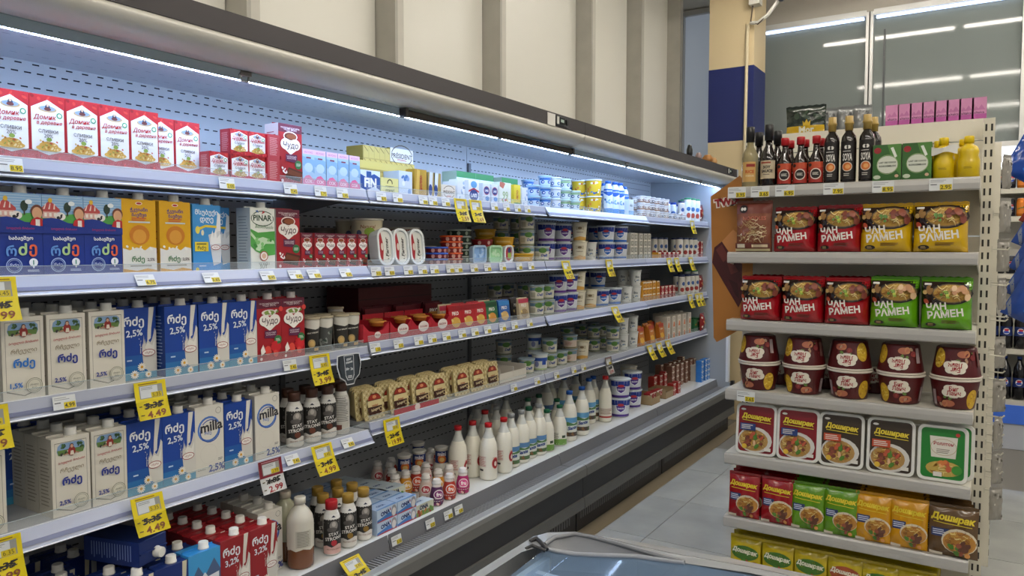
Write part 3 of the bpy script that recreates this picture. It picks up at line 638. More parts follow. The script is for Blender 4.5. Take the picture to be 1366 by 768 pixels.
def a_white(a, blue='1d2f8a', pct='2,5%'):
    a.rect(0, 1, 0, 1, 'd6d2c6'); k = '77756a'
    for u in (.08, .91): a.rect(u, u+.01, .10, .94, k)
    a.rect(.08, .92, .935, .942, k); a.poly([(.08,.10),(.085,.115),(.5,.045),(.5,.035)], k); a.poly([(.92,.10),(.915,.115),(.5,.045),(.5,.035)], k)
    a.poly([(.17,.78),(.13,.83),(.16,.90),(.24,.93),(.78,.93),(.86,.90),(.87,.83),(.82,.78)], '7f9ec4'); a.poly([(.17,.78),(.14,.845),(.86,.845),(.82,.78)], '5f7d42'); a.blobs(.19,.34,.86,.91,5,['33512f','486b3a'],.03,.06,2); a.blobs(.66,.82,.84,.91,6,['33512f','3f5d33'],.03,.06,5); a.blobs(.2,.45,.78,.83,6,['d9d4c8','3a3a38'],.02,.05,4)
    a.ell(.51,.815,.10,.13,'8e2f2c'); a.poly([(.40,.80),(.30,.79),(.31,.775),(.42,.785)], 'b58a70'); a.poly([(.62,.80),(.70,.785),(.69,.772),(.60,.785)], 'b58a70'); a.ell(.51,.885,.05,.06,'4a3228'); a.ell(.51,.879,.038,.048,'c99f86'); a.poly([(.46,.765),(.57,.765),(.55,.82),(.48,.82)], 'd9cfc0')
    a.text('სოფლის ნობათი', .5, .69, w=.70, m='a82a32', bold=.012, shear=.3, rot=.06); a.text('რჩეული', .5, .585, w=.62, m='6f6040', shear=.2, rot=.05); a.text('რძე', .5, .43, w=.52, m=blue, bold=.035)
    a.text(pct, .30, .17, w=.30, m=blue, bold=.03); a.ell(.72, .155, .2, .2, 'd0cdbf'); a.ring(.72, .155, .2, .012, '5b6350'); a.ring(.72, .155, .16, .008, '5b6350'); a.text('ახალი', .72, .165, w=.2, m='4d5a48'); a.text('რძე', .72, .125, w=.12, m='4d5a48')
carton('white_milk', 'milk_carton', .100, .07, .212, 'd6d2c6', a_white, 'dcdcd6', 'c2beb2', '8a8578')
carton('white_milk_15', 'milk_carton', .100, .07, .212, 'd6d2c6', lambda a: a_white(a, '2a6fc0', '1,5%'), 'dcdcd6', 'c2beb2', '8a8578')
def a_bluemilk(a, base='143f95', pct='2,5%'):
    a.rect(0, 1, 0, 1, base); 
    if base == '143f95': a.rect(0, 1, 0, .10, '3a8fb5'); a.rect(0, 1, .10, .2, '2a6fae'); a.rect(0,1,.2,.34,'1d559f')
    a.poly([(.80,1),(.95,1),(.91,.86),(.86,.70),(.84,.56),(.74,.52),(.75,.66),(.78,.84)], 'd9d6ce'); a.poly([(.58,.40),(.60,.50),(.645,.44),(.665,.56),(.70,.48),(.75,.55),(.82,.50),(.87,.54),(.92,.62),(.95,.70),(1,.66),(1,.10),(.78,.09),(.62,.16)], 'cfcdc6'); a.poly([(.66,.44),(.75,.50),(.88,.46),(.96,.56),(.94,.40),(.80,.36)], 'e3e1da'); a.blobs(.50,.60,.34,.60,6,['d9d6ce'],.010,.02,3); a.poly([(.525,.36),(.535,.56),(.545,.36)], 'd9d6ce'); a.poly([(.60,.40),(.635,.62),(.65,.42)], 'd9d6ce')
    a.text('რძე', .36, .80, w=.58, m='e6eaf0', bold=.03); a.text(pct, .37, .645, w=.46, m='dfe6f0', bold=.02, rot=.05)
    a.ell(.76, .36, .19, .10, 'ebe8e2'); a.ring(.76, .36, .19, .018, '93303a', ry=.10); a.text('იმერი', .76, .36, w=.22, m='93303a')
    for (u, v, r) in ((.55, .17, .11), (.34, .075, .11), (.72, .06, .09)):
        for i in range(12):
            t = 2*PI*i/12; a.ell(u+r*.7*math.cos(t), v+r*.7*math.sin(t)*a.W/a.H, r*.42, r*.16, 'e9e6da', 8, t)
        a.ell(u, v, r*.36, r*.36, 'd39a22', 10)
    a.lines(.12, .28, .26, .30, 1, 'b9cbe6', .5)
carton('blue_milk', 'milk_carton', .110, .07, .212, '143f95', a_bluemilk, 'd8d6d0', '123a86', '9fb3d6')
carton('red_milk', 'milk_carton', .110, .07, .212, '8e1a22', lambda a: a_bluemilk(a, '8e1a22', '3,2%'), 'e6e3dc', '86202a', 'c98a8a')
def a_milla(a):
    a.rect(0, 1, 0, 1, 'd8d5cb'); a.ring(.48, .66, .40, .065, '4a74c0'); a.ring(.52, .63, .36, .03, '2a4a9a'); a.rect(.2, 1, .645, .735, 'd8d5cb'); a.text('milla', .57, .70, w=.78, m='2a2a30', bold=.03, rot=.05); a.text('რძე', .44, .60, w=.24, m='5a7ac0', bold=.02)
    a.ring(.82, .91, .10, .012, '6a6a60'); a.text('2,5%', .72, .07, w=.56, m='26398a', bold=.03); a.lines(.05, .38, .075, .095, 1, '9a968a', .5); a.lines(.78,.94,.17,.21,2,'6a6a70'); a.ring(.45,.3,.3,.006,'c6c2b6')
carton('milla', 'milk_carton', .103, .07, .220, 'd8d5cb', a_milla, 'dedcd4', 'c6c2b6', '9a968a')
def a_mount(a):
    a.rect(0, 1, 0, 1, '3f9ad6'); a.poly([(0,.55),(.3,.8),(.5,.62),(.8,.85),(1,.65),(1,.3),(0,.3)], '4a5f86'); a.poly([(0,.42),(.5,.52),(1,.4),(1,.2),(0,.2)], '5f7a3f'); a.poly([(.2,.3),(.95,.42),(.95,.62),(.6,.6),(.5,.68),(.2,.5)], 'dfe3ea'); a.text('მთის', .6, .47, w=.62, m='2a3f8a', bold=.04)
carton('mountain_milk', 'milk_carton', .110, .07, .205, '2f86c9', a_mount, 'e2e4e0', '3f9ad6', 'c9dff0')
def a_milkb(a):
    a.rect(0, 1, 0, 1, '122a6e'); a.poly([(.82,1),(.96,1),(.9,.5),(.8,.5)], 'cfc9b0'); a.text('milk', .5, .66, w=.6, m='dfe6f0', bold=.04); a.lines(.2,.7,.3,.5,3,'5f7ac0')
carton('dark_milk', 'milk_carton', .105, .07, .200, '142a66', a_milkb, 'dedcd4', '1a2f6e', '7f92c6')
# --- butter and cheese boxes on the top shelf
def box_kind(name, obj, W, D, H, base, art=None, cat='box', top=None, rough=.4, side=None):
    b = MB(); b.cbox(-W/2, W/2, -D/2, D/2, 0, H, M(base, rough), .0015); P = [('box_body', b.mesh('box_body'))]
    if art: a = Art(W, H); art(a); P.append(('front_print', a.mesh('front_print', flat_front(W, D))))
    if top: a = Art(W, D); top(a); P.append(('top_print', a.mesh('top_print', lambda x, y, o: (x-W/2, y-D/2, H+o))))
    if side: a = Art(D, H); side(a); P.append(('side_print', a.mesh('side_print', flat_left(W, D))))
    kind(name, obj, cat, W, D, H, P)
def a_fin(a): a.rect(0,1,0,1,'cfdbe8'); a.poly([(0,.15),(.3,.05),(.7,.25),(1,.1),(1,.7),(.7,.85),(.3,.65),(0,.8)], '1d4a96'); a.rect(.30,.55,.62,.95,'24508f'); a.text('FIN', .5, .42, w=.62, m='eef2f6', bold=.05)
def a_lemon(a): a.rect(0,1,0,1,'d9d48e'); a.ring(.5,.66,.16,.05,'4a4a2c'); a.rect(.3,.7,.45,.62,'d9d48e'); a.lines(.25,.75,.38,.5,2,'8a8a50'); a.text('mtavari', .5, .2, w=.5, m='5a6a40', bold=.02)
def a_bluew(a): a.rect(0,1,0,1,'c5d2e2'); a.blobs(.2,.8,.1,.8,7,['4f7ab5','7fa0cf','dfe8f0'],.1,.2,3)
def a_gold(a): a.rect(0,1,0,1,'a8852c'); a.poly([(.1,.1),(.35,.05),(.45,.95),(.2,1)],'c9a850'); a.text('МАСЛЕНКА', .52, .5, w=.8, h=.22, m='9c2a24', bold=.05, rot=PI/2)
def a_bluegold(a): a.rect(0,1,0,1,'a08a4a'); a.poly([(.0,0),(.45,0),(.65,1),(.2,1)],'c9cfd8'); a.ell(.3,.3,.25,.5,'24407f')
def a_pres(a): a.rect(0,1,0,1,'dcd5c9'); a.ring(.5,.5,.46,.03,'5a4a3a',ry=.3); a.rect(.02,.98,.32,.66,'dcd5c9'); a.text('PRÉSIDENT', .5, .5, w=.9, m='4a3c34', bold=.02); a.lines(.3,.7,.1,.25,2,'b5483a')
def a_laki(a): a.rect(0,1,0,1,'dfe5ea'); a.poly([(0,.42),(.5,.55),(1,.42),(1,.5),(.5,.65),(0,.5)],'b5303a'); a.ell(.5,.28,.42,.32,'27407f'); a.text('LAKI', .5, .28, w=.55, m='e6eaf2', bold=.04); a.ell(.5,.8,.3,.2,'5f9acb')
def a_oval(a): a.rect(0,1,0,1,'cdd5de'); a.ell(.5,.62,.42,.36,'2c3f86'); a.ring(.5,.62,.42,.05,'a83a44',ry=.36); a.text('LAKI', .5, .62, w=.5, m='e6eaf2', bold=.04); a.ell(.6,.2,.3,.2,'4f86c0')
def a_pale(a): a.rect(0,1,0,1,'dbe2d9'); a.text('99', .5, .4, w=.5, m='9fb58a', bold=.03); a.poly([(0,.8),(.3,.7),(.5,.95),(.3,1),(0,1)],'b56a5a'); a.blobs(.1,.9,.05,.2,6,['a84a3a','d9c27a','7f9a4a'],.05,.1,3)
def a_yelblue(a): a.rect(0,1,0,1,'d6c236'); a.rect(0,1,.0,.12,'5f8a3f'); a.text('ЛЕТО', .5, .5, w=.8, h=.3, m='a3402c', bold=.05, rot=PI/2)
def t_green(a): a.rect(0,1,0,1,'2f7a48')
box_kind('fin', 'butter_pack', .112, .07, .083, 'c3d0de', a_fin)
box_kind('lemon_pack', 'butter_pack', .105, .06, .062, 'd9d48e', a_lemon)
box_kind('blue_white_box', 'butter_pack', .085, .09, .098, 'b9c6d8', a_bluew, side=lambda a: a.rect(0,1,0,1,'aab6cc'))
box_kind('gold_pack', 'butter_pack', .08, .05, .115, 'a8852c', a_gold)
box_kind('blue_gold_pack', 'butter_pack', .05, .035, .11, '9a8a5a', a_bluegold)
box_kind('president_pack', 'butter_pack', .095, .07, .062, 'd6cfc2', a_pres)
box_kind('laki_pack', 'cheese_pack', .085, .05, .098, 'dfe5ea', a_laki)
box_kind('oval_pack', 'cheese_pack', .058, .06, .092, 'cdd5de', a_oval)
box_kind('pale_pack', 'cheese_pack', .105, .05, .108, 'dbe2d9', a_pale)
box_kind('yellow_pack', 'cheese_pack', .06, .05, .105, 'd6c236', a_yelblue)
box_kind('white_pack', 'cheese_pack', .055, .05, .095, 'd6dde4', lambda a: (a.rect(0,1,0,1,'d6dde4'), a.blobs(.1,.9,.1,.9,6,['9fb8d6','c9d6e2','8aa0c0'],.1,.2,2)))
box_kind('green_top_box', 'cheese_pack', .16, .09, .15, '9fb8a8', lambda a: (a.rect(0,1,0,1,'c3d2d6'), a.rect(0,1,.8,1,'2f7a48'), a.blobs(.1,.9,.1,.7,6,['a8c4cf','dfe8ea','d6cc70'],.08,.18,4)), top=t_green)
def a_goldrow(a):
    a.rect(0,1,0,1,'b09a48')
    for i in range(5): a.rect(.2*i+.01,.2*i+.19,.05,.95,'c2ab55'); a.poly([(.2*i+.02,.9),(.2*i+.17,.5),(.2*i+.17,.6),(.2*i+.02,1)],'8a742c')
box_kind('gold_case', 'butter_case', .17, .10, .055, 'b09a48', a_goldrow)
box_kind('gold_case_low', 'butter_case', .17, .10, .045, 'c2b268', lambda a: (a.rect(0,1,0,1,'b5a458'), a.rect(0,1,.0,.3,'8f8040')))
box_kind('gold_president', 'butter_case', .16, .10, .062, 'b09a48', lambda a: (a.rect(0,.0,0,1,'b09a48'), a_pres(a)))
# --- round tubs
def tub(name, obj, rt, rb, H, body, lid, art=None, arc=2.4, cat='tub', n=20, rim=None, bodym=None):
    b = MB(); bm_ = bodym or M(body, .35); b.lathe([(rb*.9, 0), (rb, .003), (rt, H-.006), (rt, H-.004)], bm_, n); P = [('tub_body', b.mesh('tub_body'))]
    c = MB(); c.lathe([(rt+.0015, H-.008), (rt+.0035, H-.007), (rt+.0035, H-.002), (rt+.001, H), (rt-.004, H), (rt-.006, H-.0015)], M(lid, .35), n); P.append(('lid', c.mesh('lid')))
    if art:
        W = arc*(rt+rb)/2; h = H-.018; a = Art(W, h); art(a)
        P.append(('wrap_print', a.mesh('wrap_print', cyl_warp(lambda z: rb+(rt-rb)*z/H, arc, W, .006), cutu=10)))
    kind(name, obj, cat, 2*rt, 2*rt, H, P)
def band(c0, logo, c1=None, c2=None):
    def f(a):
        a.rect(0,1,0,1,c0)
        if c1: a.rect(0,1,.70,1,c1)
        if c2: a.rect(0,1,0,.16,c2)
        for u in (.25,.75): a.ell(u,.46,.14,.12,logo); a.ell(u+.02,.46,.07,.05,'e6e8ee')
    return f
tub('tub_blue', 'yogurt_tub', .036, .030, .060, 'b9cfe6', '9fc3e0', band('c2d6ea', '2a4f9a', '3a6fb8'))
tub('tub_green', 'yogurt_tub', .036, .030, .060, 'c9d9dc', 'b6d2cc', band('cfdde2', '3a5f8a', '8fb58a'))
tub('tub_white', 'yogurt_tub', .036, .030, .060, 'cfdbe8', 'cfdfe8', band('d6e0ec', '3f6fb0', None, '8fa9c9'))
tub('tub_jar', 'dessert_cup', .031, .027, .050, 'c9c2b6', 'd3d6da', band('cfc8bc', '6f4a34', 'dfe2e4', '8a5a3c'))
tub('tub_jar_dark', 'dessert_cup', .031, .027, .050, 'b0aaa6', 'bfc3c9', band('b9b4b0', '3a3a46', 'd6d8da', '5a4a4a'))
def a_kid(a): a.rect(0,1,0,1,'d6b62a'); a.blobs(.05,.95,.1,.9,16,['4f9a4a','c9502a','5a3f8a','e6e2d0','2f6fb0','d98a2a'],.05,.10,7)
tub('tub_kid', 'yogurt_tub', .050, .043, .105, 'd6b62a', 'dbe2e6', a_kid)
def a_bucket(c, lg):
    def f(a):
        a.rect(0,1,0,1,'c9ced6'); a.rect(0,1,.68,1,'1d3488'); a.rect(0,1,0,.14,c); a.poly([(.26,.70),(.74,.70),(.70,.40),(.5,.22),(.30,.40)],'e0e4ea'); a.poly([(.30,.68),(.70,.68),(.66,.42),(.5,.28),(.34,.42)],c); a.ell(.5,.72,.14,.06,'b0303c'); a.text(lg,.5,.5,w=.28,m='e6e8f0',bold=.03)
    return f
tub('bucket_purple', 'yogurt_bucket', .058, .050, .112, 'c9ced6', 'c2cad2', a_bucket('5a2f86', 'SANTE'))
tub('bucket_blue', 'yogurt_bucket', .058, .050, .112, 'c9ced6', 'c9d3dc', a_bucket('1f5fb5', 'SANTE'))
tub('bucket_dark', 'yogurt_bucket', .052, .046, .105, '23283a', '2c3448', a_bucket('22304f', 'SANTE'))
def a_creamy(a): a.rect(0,1,0,1,'d3cdb9'); a.rect(.25,.75,.62,.85,'b3ab94'); a.ell(.5,.74,.12,.07,'6b5a40'); a.text('matsoni',.5,.5,w=.4,m='6b6250',bold=.02); a.poly([(0,0),(1,0),(1,.16),(.5,.24),(0,.12)],'c99a4a')
tub('cream_pot', 'sour_cream_pot', .047, .038, .118, 'd3cdb9', 'c9c2a8', a_creamy)
tub('white_pot', 'sour_cream_pot', .043, .036, .112, 'cfd0cc', 'c9ccca', lambda a: (a.rect(0,1,0,1,'d0d2cf'), a.text('Bio', .5, .62, w=.3, m='44505a', bold=.03), a.blobs(.2,.8,.1,.4,7,['6f86a8','9aa0a0','5a6a7a'],.04,.08,3)))
def a_delfi(a): a.rect(0,1,0,1,'c6c3b2'); a.rect(0,1,.74,1,'5f7a8f'); a.ell(.5,.82,.22,.14,'4f7a3a'); a.text('Delfi',.6,.42,w=.36,m='33458a',bold=.04,shear=.2); a.rect(.05,.3,.2,.6,'a9a592'); a.rect(0,1,0,.08,'5a6a50')
tub('delfi', 'cheese_tub', .046, .041, .086, 'c6c3b2', '8fa0aa', a_delfi)
def a_delfiblue(a): a.rect(0,1,0,1,'cfd3d0'); a.rect(0,1,.62,.86,'2a4fa0'); a.ell(.3,.4,.12,.16,'7f86b0'); a.rect(.6,.85,.35,.7,'24489a'); a.rect(0,1,0,.1,'a9c28a')
tub('delfi_blue', 'cheese_tub', .046, .041, .098, 'cfd3d0', 'b9c6cc', a_delfiblue)
def a_delfipink(a): a.rect(0,1,0,1,'c9b8aa'); a.rect(0,1,.72,1,'6f8a9a'); a.ell(.45,.84,.2,.1,'4f7a3a'); a.lines(.1,.6,.25,.6,4,'b0786a'); a.rect(0,1,0,.1,'6a6a42')
tub('delfi_pink', 'cheese_tub', .046, .041, .086, 'c9b8aa', '7f929c', a_delfipink)
tub('yellow_tub', 'margarine_tub', .058, .052, .045, 'c79a2a', 'd3a62c', lambda a: (a.rect(0,1,0,1,'cf9f2c'), a.lines(.1,.9,.3,.7,2,'e6d49a')))
tub('orange_flat', 'cheese_tin', .052, .050, .0265, '7d1c1c', 'c9501c', lambda a: (a.rect(0,1,0,1,'7d1c1c'), [a.ell(u,.5,.07,.08,'c99a8a') for u in (.25,.5,.75)]))
tub('blue_flat', 'cheese_tin', .052, .050, .0265, '6d1c22', '2f55b5', lambda a: (a.rect(0,1,0,1,'6d1c22'), [a.ell(u,.5,.07,.08,'b98a8a') for u in (.25,.5,.75)]))
tub('red_flat', 'cheese_tin', .056, .054, .030, '8c1822', 'a3202a', lambda a: (a.rect(0,1,0,1,'8c1822'), [a.ell(u,.5,.07,.08,'d9b0a8') for u in (.3,.7)]))
tub('green_flat', 'cheese_tin', .062, .060, .034, '1c3328', 'c3ccc4', lambda a: (a.rect(0,1,0,1,'1c3328'), [a.ell(u,.5,.06,.07,'a9b8a4') for u in (.2,.5,.8)]))
def a_bigcream(a): a.rect(0,1,0,1,'c9bfa2'); a.text('Natural',.55,.72,w=.4,m='8a5a3c',bold=.02,shear=.2); a.ell(.6,.45,.15,.12,'8aa83a'); a.ell(.3,.38,.08,.09,'4a5a7a'); a.poly([(.3,.1),(.9,.1),(.85,.3),(.4,.3)],'a9824a')
tub('big_cream', 'cream_cheese_tub', .066, .060, .098, 'c9bfa2', 'dcd9cc', a_bigcream)
tub('big_dark', 'cream_cheese_tub', .066, .060, .080, '6a6058', '7a7068', lambda a: (a.rect(0,1,0,1,'6f655c'), a.ell(.6,.5,.12,.1,'8f867a')))
tub('big_red', 'cream_cheese_tub', .082, .076, .085, 'a99a84', 'cfc9bc', lambda a: (a.rect(0,1,0,1,'b5a68c'), a.rect(0,1,.62,1,'8c1c24'), [a.ell(u,.8,.08,.05,'c98a8a') for u in (.3,.7)]))
# cups and bottles with a profile
def bottle(name, obj, prof, mat, cap, capr, caph, art=None, arc=2.6, z0=.01, h=.1, cat='bottle', n=20, mats=None, capname='cap', capprof=None):
    b = MB(); b.lathe(prof, mat if not isinstance(mat, str) else M(mat, .25, coat=.3), n, mats=mats); P = [('bottle_body', b.mesh('bottle_body'))]
    H = prof[-1][1]; c = MB(); c.lathe(capprof or [(capr, H-.002), (capr, H+caph-.002), (capr-.0015, H+caph)], M(cap, .35), 18); P.append((capname, c.mesh(capname)))
    if art:
        def rf(z):
            for (r0, a0), (r1, a1) in zip(prof, prof[1:]):
                if a0 <= z <= a1: return r0 + (r1-r0)*(z-a0)/max(a1-a0, 1e-6)
            return prof[-1][0]
        W = arc*rf(z0+h/2); a = Art(W, h); art(a); P.append(('wrap_print', a.mesh('wrap_print', cyl_warp(rf, arc, W, z0), cutu=12, cutv=6)))
    R = max(r for r, z in prof); kind(name, obj, cat, 2*R, 2*R, H+caph, P)
def a_strong(c, low='d8d5cf'):
    def f(a):
        a.rect(0,1,0,1,'2c2b2a'); a.poly([(0,0),(1,0),(1,.18),(.7,.24),(.4,.17),(.2,.22),(0,.18)],low); a.rect(0,1,.88,1,'dbdad6'); a.poly([(.40,.93),(.5,.98),(.6,.93)],'2a2f4a')
        a.ell(.5,.72,.17,.2,'8a8580'); a.ell(.5,.76,.08,.1,'b5aea6'); a.ell(.42,.62,.2,.1,'5a5654')
        a.text('STAY',.5,.51,w=.42,m='dcdad6',bold=.03,rot=.12); a.text('STRONG',.5,.40,w=.74,m='dcdad6',bold=.03,rot=.12); a.ell(.5,.28,.12,.12,c); a.text('PROTEIN DRINK',.5,.12,w=.6,m='8a6a5a',bold=.01)
    return f
PB = [(.026,0),(.031,.004),(.032,.012),(.032,.125),(.030,.140),(.024,.158),(.021,.164),(.021,.170)]
bottle('strong_brown', 'protein_bottle', PB, 'd8d6d0', '4a2c20', .0225, .030, a_strong('6a3a2a'), 2.8, .008, .145)
bottle('strong_gold', 'protein_bottle', PB, 'd8d6d0', 'a07f34', .0225, .030, a_strong('8a6a2a'), 2.8, .008, .145)
bottle('strong_red', 'protein_bottle', PB, 'd8d6d0', 'b01c24', .0225, .030, a_strong('b0303a', 'd9b0a8'), 2.8, .008, .145)
bottle('strong_back', 'protein_bottle', PB, 'd8d6d0', '4a2c20', .0225, .030, lambda a: (a.rect(0,1,0,1,'bfbdb6'), a.lines(.15,.85,.3,.95,14,'6a6864',.4), a.rect(.2,.5,.08,.22,'6a3a30')), 2.6, .008, .145)
bottle('strong_cup', 'protein_cup', [(.024,0),(.025,.003),(.031,.125),(.032,.128)], 'd3d0c6', 'b5a98e', .0335, .006, lambda a: (a.rect(0,1,0,1,'2d2b28'), a.poly([(0,1),(1,1),(1,.78),(.6,.72),(0,.80)],'cfccc2'), a.text('STAY STRONG',.5,.62,w=.6,m='cfccc2',bold=.04,rot=.1), a.ell(.42,.28,.19,.22,'b59a66'), a.ell(.42,.28,.12,.14,'caa96a'), a.rect(.55,.9,.05,.14,'b0925a')), 2.6, .004, .118, cat='cup', capname='foil_lid')
bottle('strong_cup_grey', 'protein_cup', [(.024,0),(.025,.003),(.031,.125),(.032,.128)], 'd3d0c6', 'b5a98e', .0335, .006, lambda a: (a.rect(0,1,0,1,'4b4d4b'), a.poly([(0,1),(1,1),(1,.78),(.6,.72),(0,.80)],'cfccc2'), a.blobs(.2,.8,.2,.65,9,['6b706b','33403a','8a8f8a'],.08,.15,4)), 2.6, .004, .118, cat='cup', capname='foil_lid')
MP = [(.036,0),(.042,.004),(.044,.012),(.044,.150),(.040,.178),(.029,.205),(.020,.228),(.016,.240),(.0155,.258)]
milk = M('e3e0d2', .3, coat=.4); clr = M('c6c8c2', .12, coat=.6)
MM = [milk]*5 + [clr]*3
def a_redlab(a): a.rect(.02,.42,.30,.75,'d6cfc4'); a.lines(.05,.40,.33,.73,9,'b5564f',.4); a.ell(.82,.45,.17,.22,'b5473f'); a.ell(.82,.45,.14,.18,'93242a'); a.ell(.82,.43,.07,.1,'e0d6ca'); a.rect(.1,.3,.14,.22,'3a3a3a'); a.text('НАРИНЭ', .82, .68, w=.26, m='b5473f')
def a_greenlab(g, blue='5a86b5'):
    def f(a): a.rect(0,1,0,1,'d6d8cf'); a.rect(0,1,.72,1,blue); a.rect(0,1,.35,.6,'cfd6d0'); a.poly([(0,.62),(.3,.78),(.6,.66),(1,.80),(1,.6),(0,.55)],'4f7a4a'); a.text('Sante',.55,.46,w=.46,m='2a3f80',bold=.05,shear=.25,rot=.15); a.rect(0,1,0,.22,g); a.blobs(.1,.9,.02,.2,5,['7a5a3a','3f6a34'],.05,.1,3)
    return f
def a_simple(g):
    def f(a): a.rect(0,1,0,.28,g); a.lines(.1,.4,.36,.7,5,'6a6a62',.4); a.rect(.55,.75,.4,.55,'3a4a3a'); a.poly([(0,.2),(1,.2),(1,.3),(.5,.36),(0,.3)],g)
    return f
bottle('milk_red', 'milk_bottle', MP, milk, 'b5141c', .0185, .018, a_redlab, 2.8, .03, .12, mats=MM)
bottle('milk_grey', 'milk_bottle', MP, milk, '8f9396', .0185, .018, a_greenlab('4f6a42'), 2.8, .02, .09, mats=MM)
bottle('milk_silver', 'milk_bottle', MP, milk, 'a3a7aa', .0185, .018, None, mats=MM)
bottle('milk_green', 'milk_bottle', MP, milk, '0f4d34', .0185, .018, a_greenlab('3f6a3a'), 2.8, .02, .09, mats=MM)
SP = [(.034,0),(.040,.004),(.041,.012),(.041,.110),(.038,.135),(.028,.165),(.019,.190),(.016,.200),(.0155,.215)]
bottle('milk_green_small', 'milk_bottle', SP, milk, '0f5a3a', .0185, .016, a_simple('6f9a4a'), 2.8, .006, .10, mats=MM)
bottle('milk_blue', 'milk_bottle', [(r*1.02, z*1.06) for r, z in MP], milk, '1a4f9f', .0195, .018, a_greenlab('4a3f38', '5f9ac6'), 2.9, .03, .11, mats=MM)
bottle('milk_navy', 'milk_bottle', [(r*1.02, z*1.06) for r, z in MP], milk, '16224f', .0195, .018, a_greenlab('3a3f38', '4f6f9a'), 2.9, .03, .11, mats=MM)
bottle('milk_redtall', 'milk_bottle', [(r*.95, z*1.08) for r, z in MP], milk, 'c4141c', .0195, .02, lambda a: (a.rect(0,1,.1,.6,'d9d2c6'), a.lines(.1,.9,.2,.55,4,'8a6a5a'), a.rect(0,1,.0,.1,'a83a34')), 2.8, .03, .11, mats=MM)
BB = [(.040,0),(.046,.004),(.047,.012),(.047,.065),(.047,.075),(.047,.160),(.044,.180),(.030,.205),(.019,.216),(.017,.226)]
brownm = M('6f4324', .25, coat=.4); whm = M('cfccbf', .3, coat=.3)
bottle('choc_milk', 'chocolate_milk_bottle', BB, whm, 'd6d3c6', .0205, .022, lambda a: (a.poly([(0,0),(.15,.06),(.3,.0),(.5,.07),(.7,0),(.85,.06),(1,0),(1,1),(0,1)],'cfccbf'), a.rect(.3,.72,.12,.72,'b9b6aa'), a.lines(.34,.68,.15,.7,10,'77746a',.4)), 2.8, .066, .1, mats=[brownm]*4+[whm]*5)
bottle('coffee_milk', 'chocolate_milk_bottle', BB, whm, 'c9bfae', .0205, .022, None, mats=[brownm]*4+[M('b5b59a', .3, coat=.3)]*5)
YP = [(.020,0),(.027,.006),(.031,.025),(.031,.045),(.026,.070),(.020,.088),(.021,.098)]
def a_yog(c, c2):
    def f(a): a.rect(0,1,0,1,c); a.ell(.5,.62,.26,.2,'e0d6d2'); a.ell(.5,.62,.22,.16,c2); a.text('fru',.5,.62,w=.26,m='efe6e2',bold=.04); a.lines(.3,.7,.36,.44,2,'e6d6d6'); a.blobs(.1,.9,.02,.24,9,[c2,'e6c2b5','7a1f3a'],.06,.12,4)
    return f
for nm, c0, c2 in (('yog_purple','4f2350','7a2f6a'), ('yog_red','a8301f','c9502a'), ('yog_pink','a81f62','cf4f8a'), ('yog_orange','c98a22','d9a63c'), ('yog_white','cdb9b0','b5404a')):
    bottle(nm, 'drinking_yogurt', YP, 'd9cfc9', 'd6d3cf', .0195, .018, a_yog(c0, c2), 3.2, .006, .078, capprof=[(.022,.096),(.022,.102),(.0175,.106),(.0185,.113),(.014,.117)])
bottle('topping_tube', 'topped_yogurt', [(.036,0),(.040,.05),(.044,.055),(.044,.065),(.034,.080),(.032,.082),(.030,.150),(.031,.153)], M('d3cfc4', .3), 'd6d4cc', .033, .008, lambda a: (a.rect(0,1,0,1,'26386f'), a.ell(.5,.35,.24,.24,'c96a2a'), a.ell(.5,.3,.14,.12,'d6b06a'), a.text('mini',.5,.76,w=.5,m='d9d9e0',bold=.04)), 2.8, .086, .058, cat='yogurt')
bottle('white_blue_bottle', 'kefir_bottle', [(.028,0),(.031,.004),(.031,.15),(.026,.18),(.018,.195),(.017,.203)], 'd3dfe8', '2a5fb5', .0195, .016, lambda a: (a.rect(0,1,0,1,'d9e6ee'), a.rect(0,1,0,.2,'3a86c9'), a.poly([(0,1),(1,1),(1,.82),(.5,.7),(0,.84)],'2a5fb5'), a.blobs(.2,.8,.3,.6,5,['7fb0d6','2f6fb5'],.08,.14,3)), 2.8, .006, .16)
bottle('can_green', 'kefir_bottle', [(.028,0),(.031,.004),(.031,.17),(.027,.18)], 'd0d6d2', '3a8a5f', .029, .012, lambda a: (a.rect(0,1,0,1,'d3dcd9'), a.ell(.5,.6,.2,.2,'3f6fa8'), a.ell(.5,.25,.2,.25,'a84a3f')), 2.8, .01, .15)
bottle('can_blue', 'kefir_bottle', [(.024,0),(.026,.004),(.026,.12),(.022,.135)], 'c9d3de', '1d3f8f', .024, .014, lambda a: (a.rect(0,1,0,1,'ccd6e0'), a.ell(.5,.5,.26,.26,'3a5fa0')), 2.8, .01, .10)
bottle('can_tall', 'kefir_bottle', [(.026,0),(.028,.004),(.028,.14),(.025,.15)], 'c6c3bc', '1f2f5a', .026, .010, lambda a: (a.rect(0,1,0,1,'c9c6be'), a.ell(.6,.62,.18,.2,'2f4f86'), a.ell(.45,.25,.22,.22,'8f2f2a')), 2.8, .01, .13)
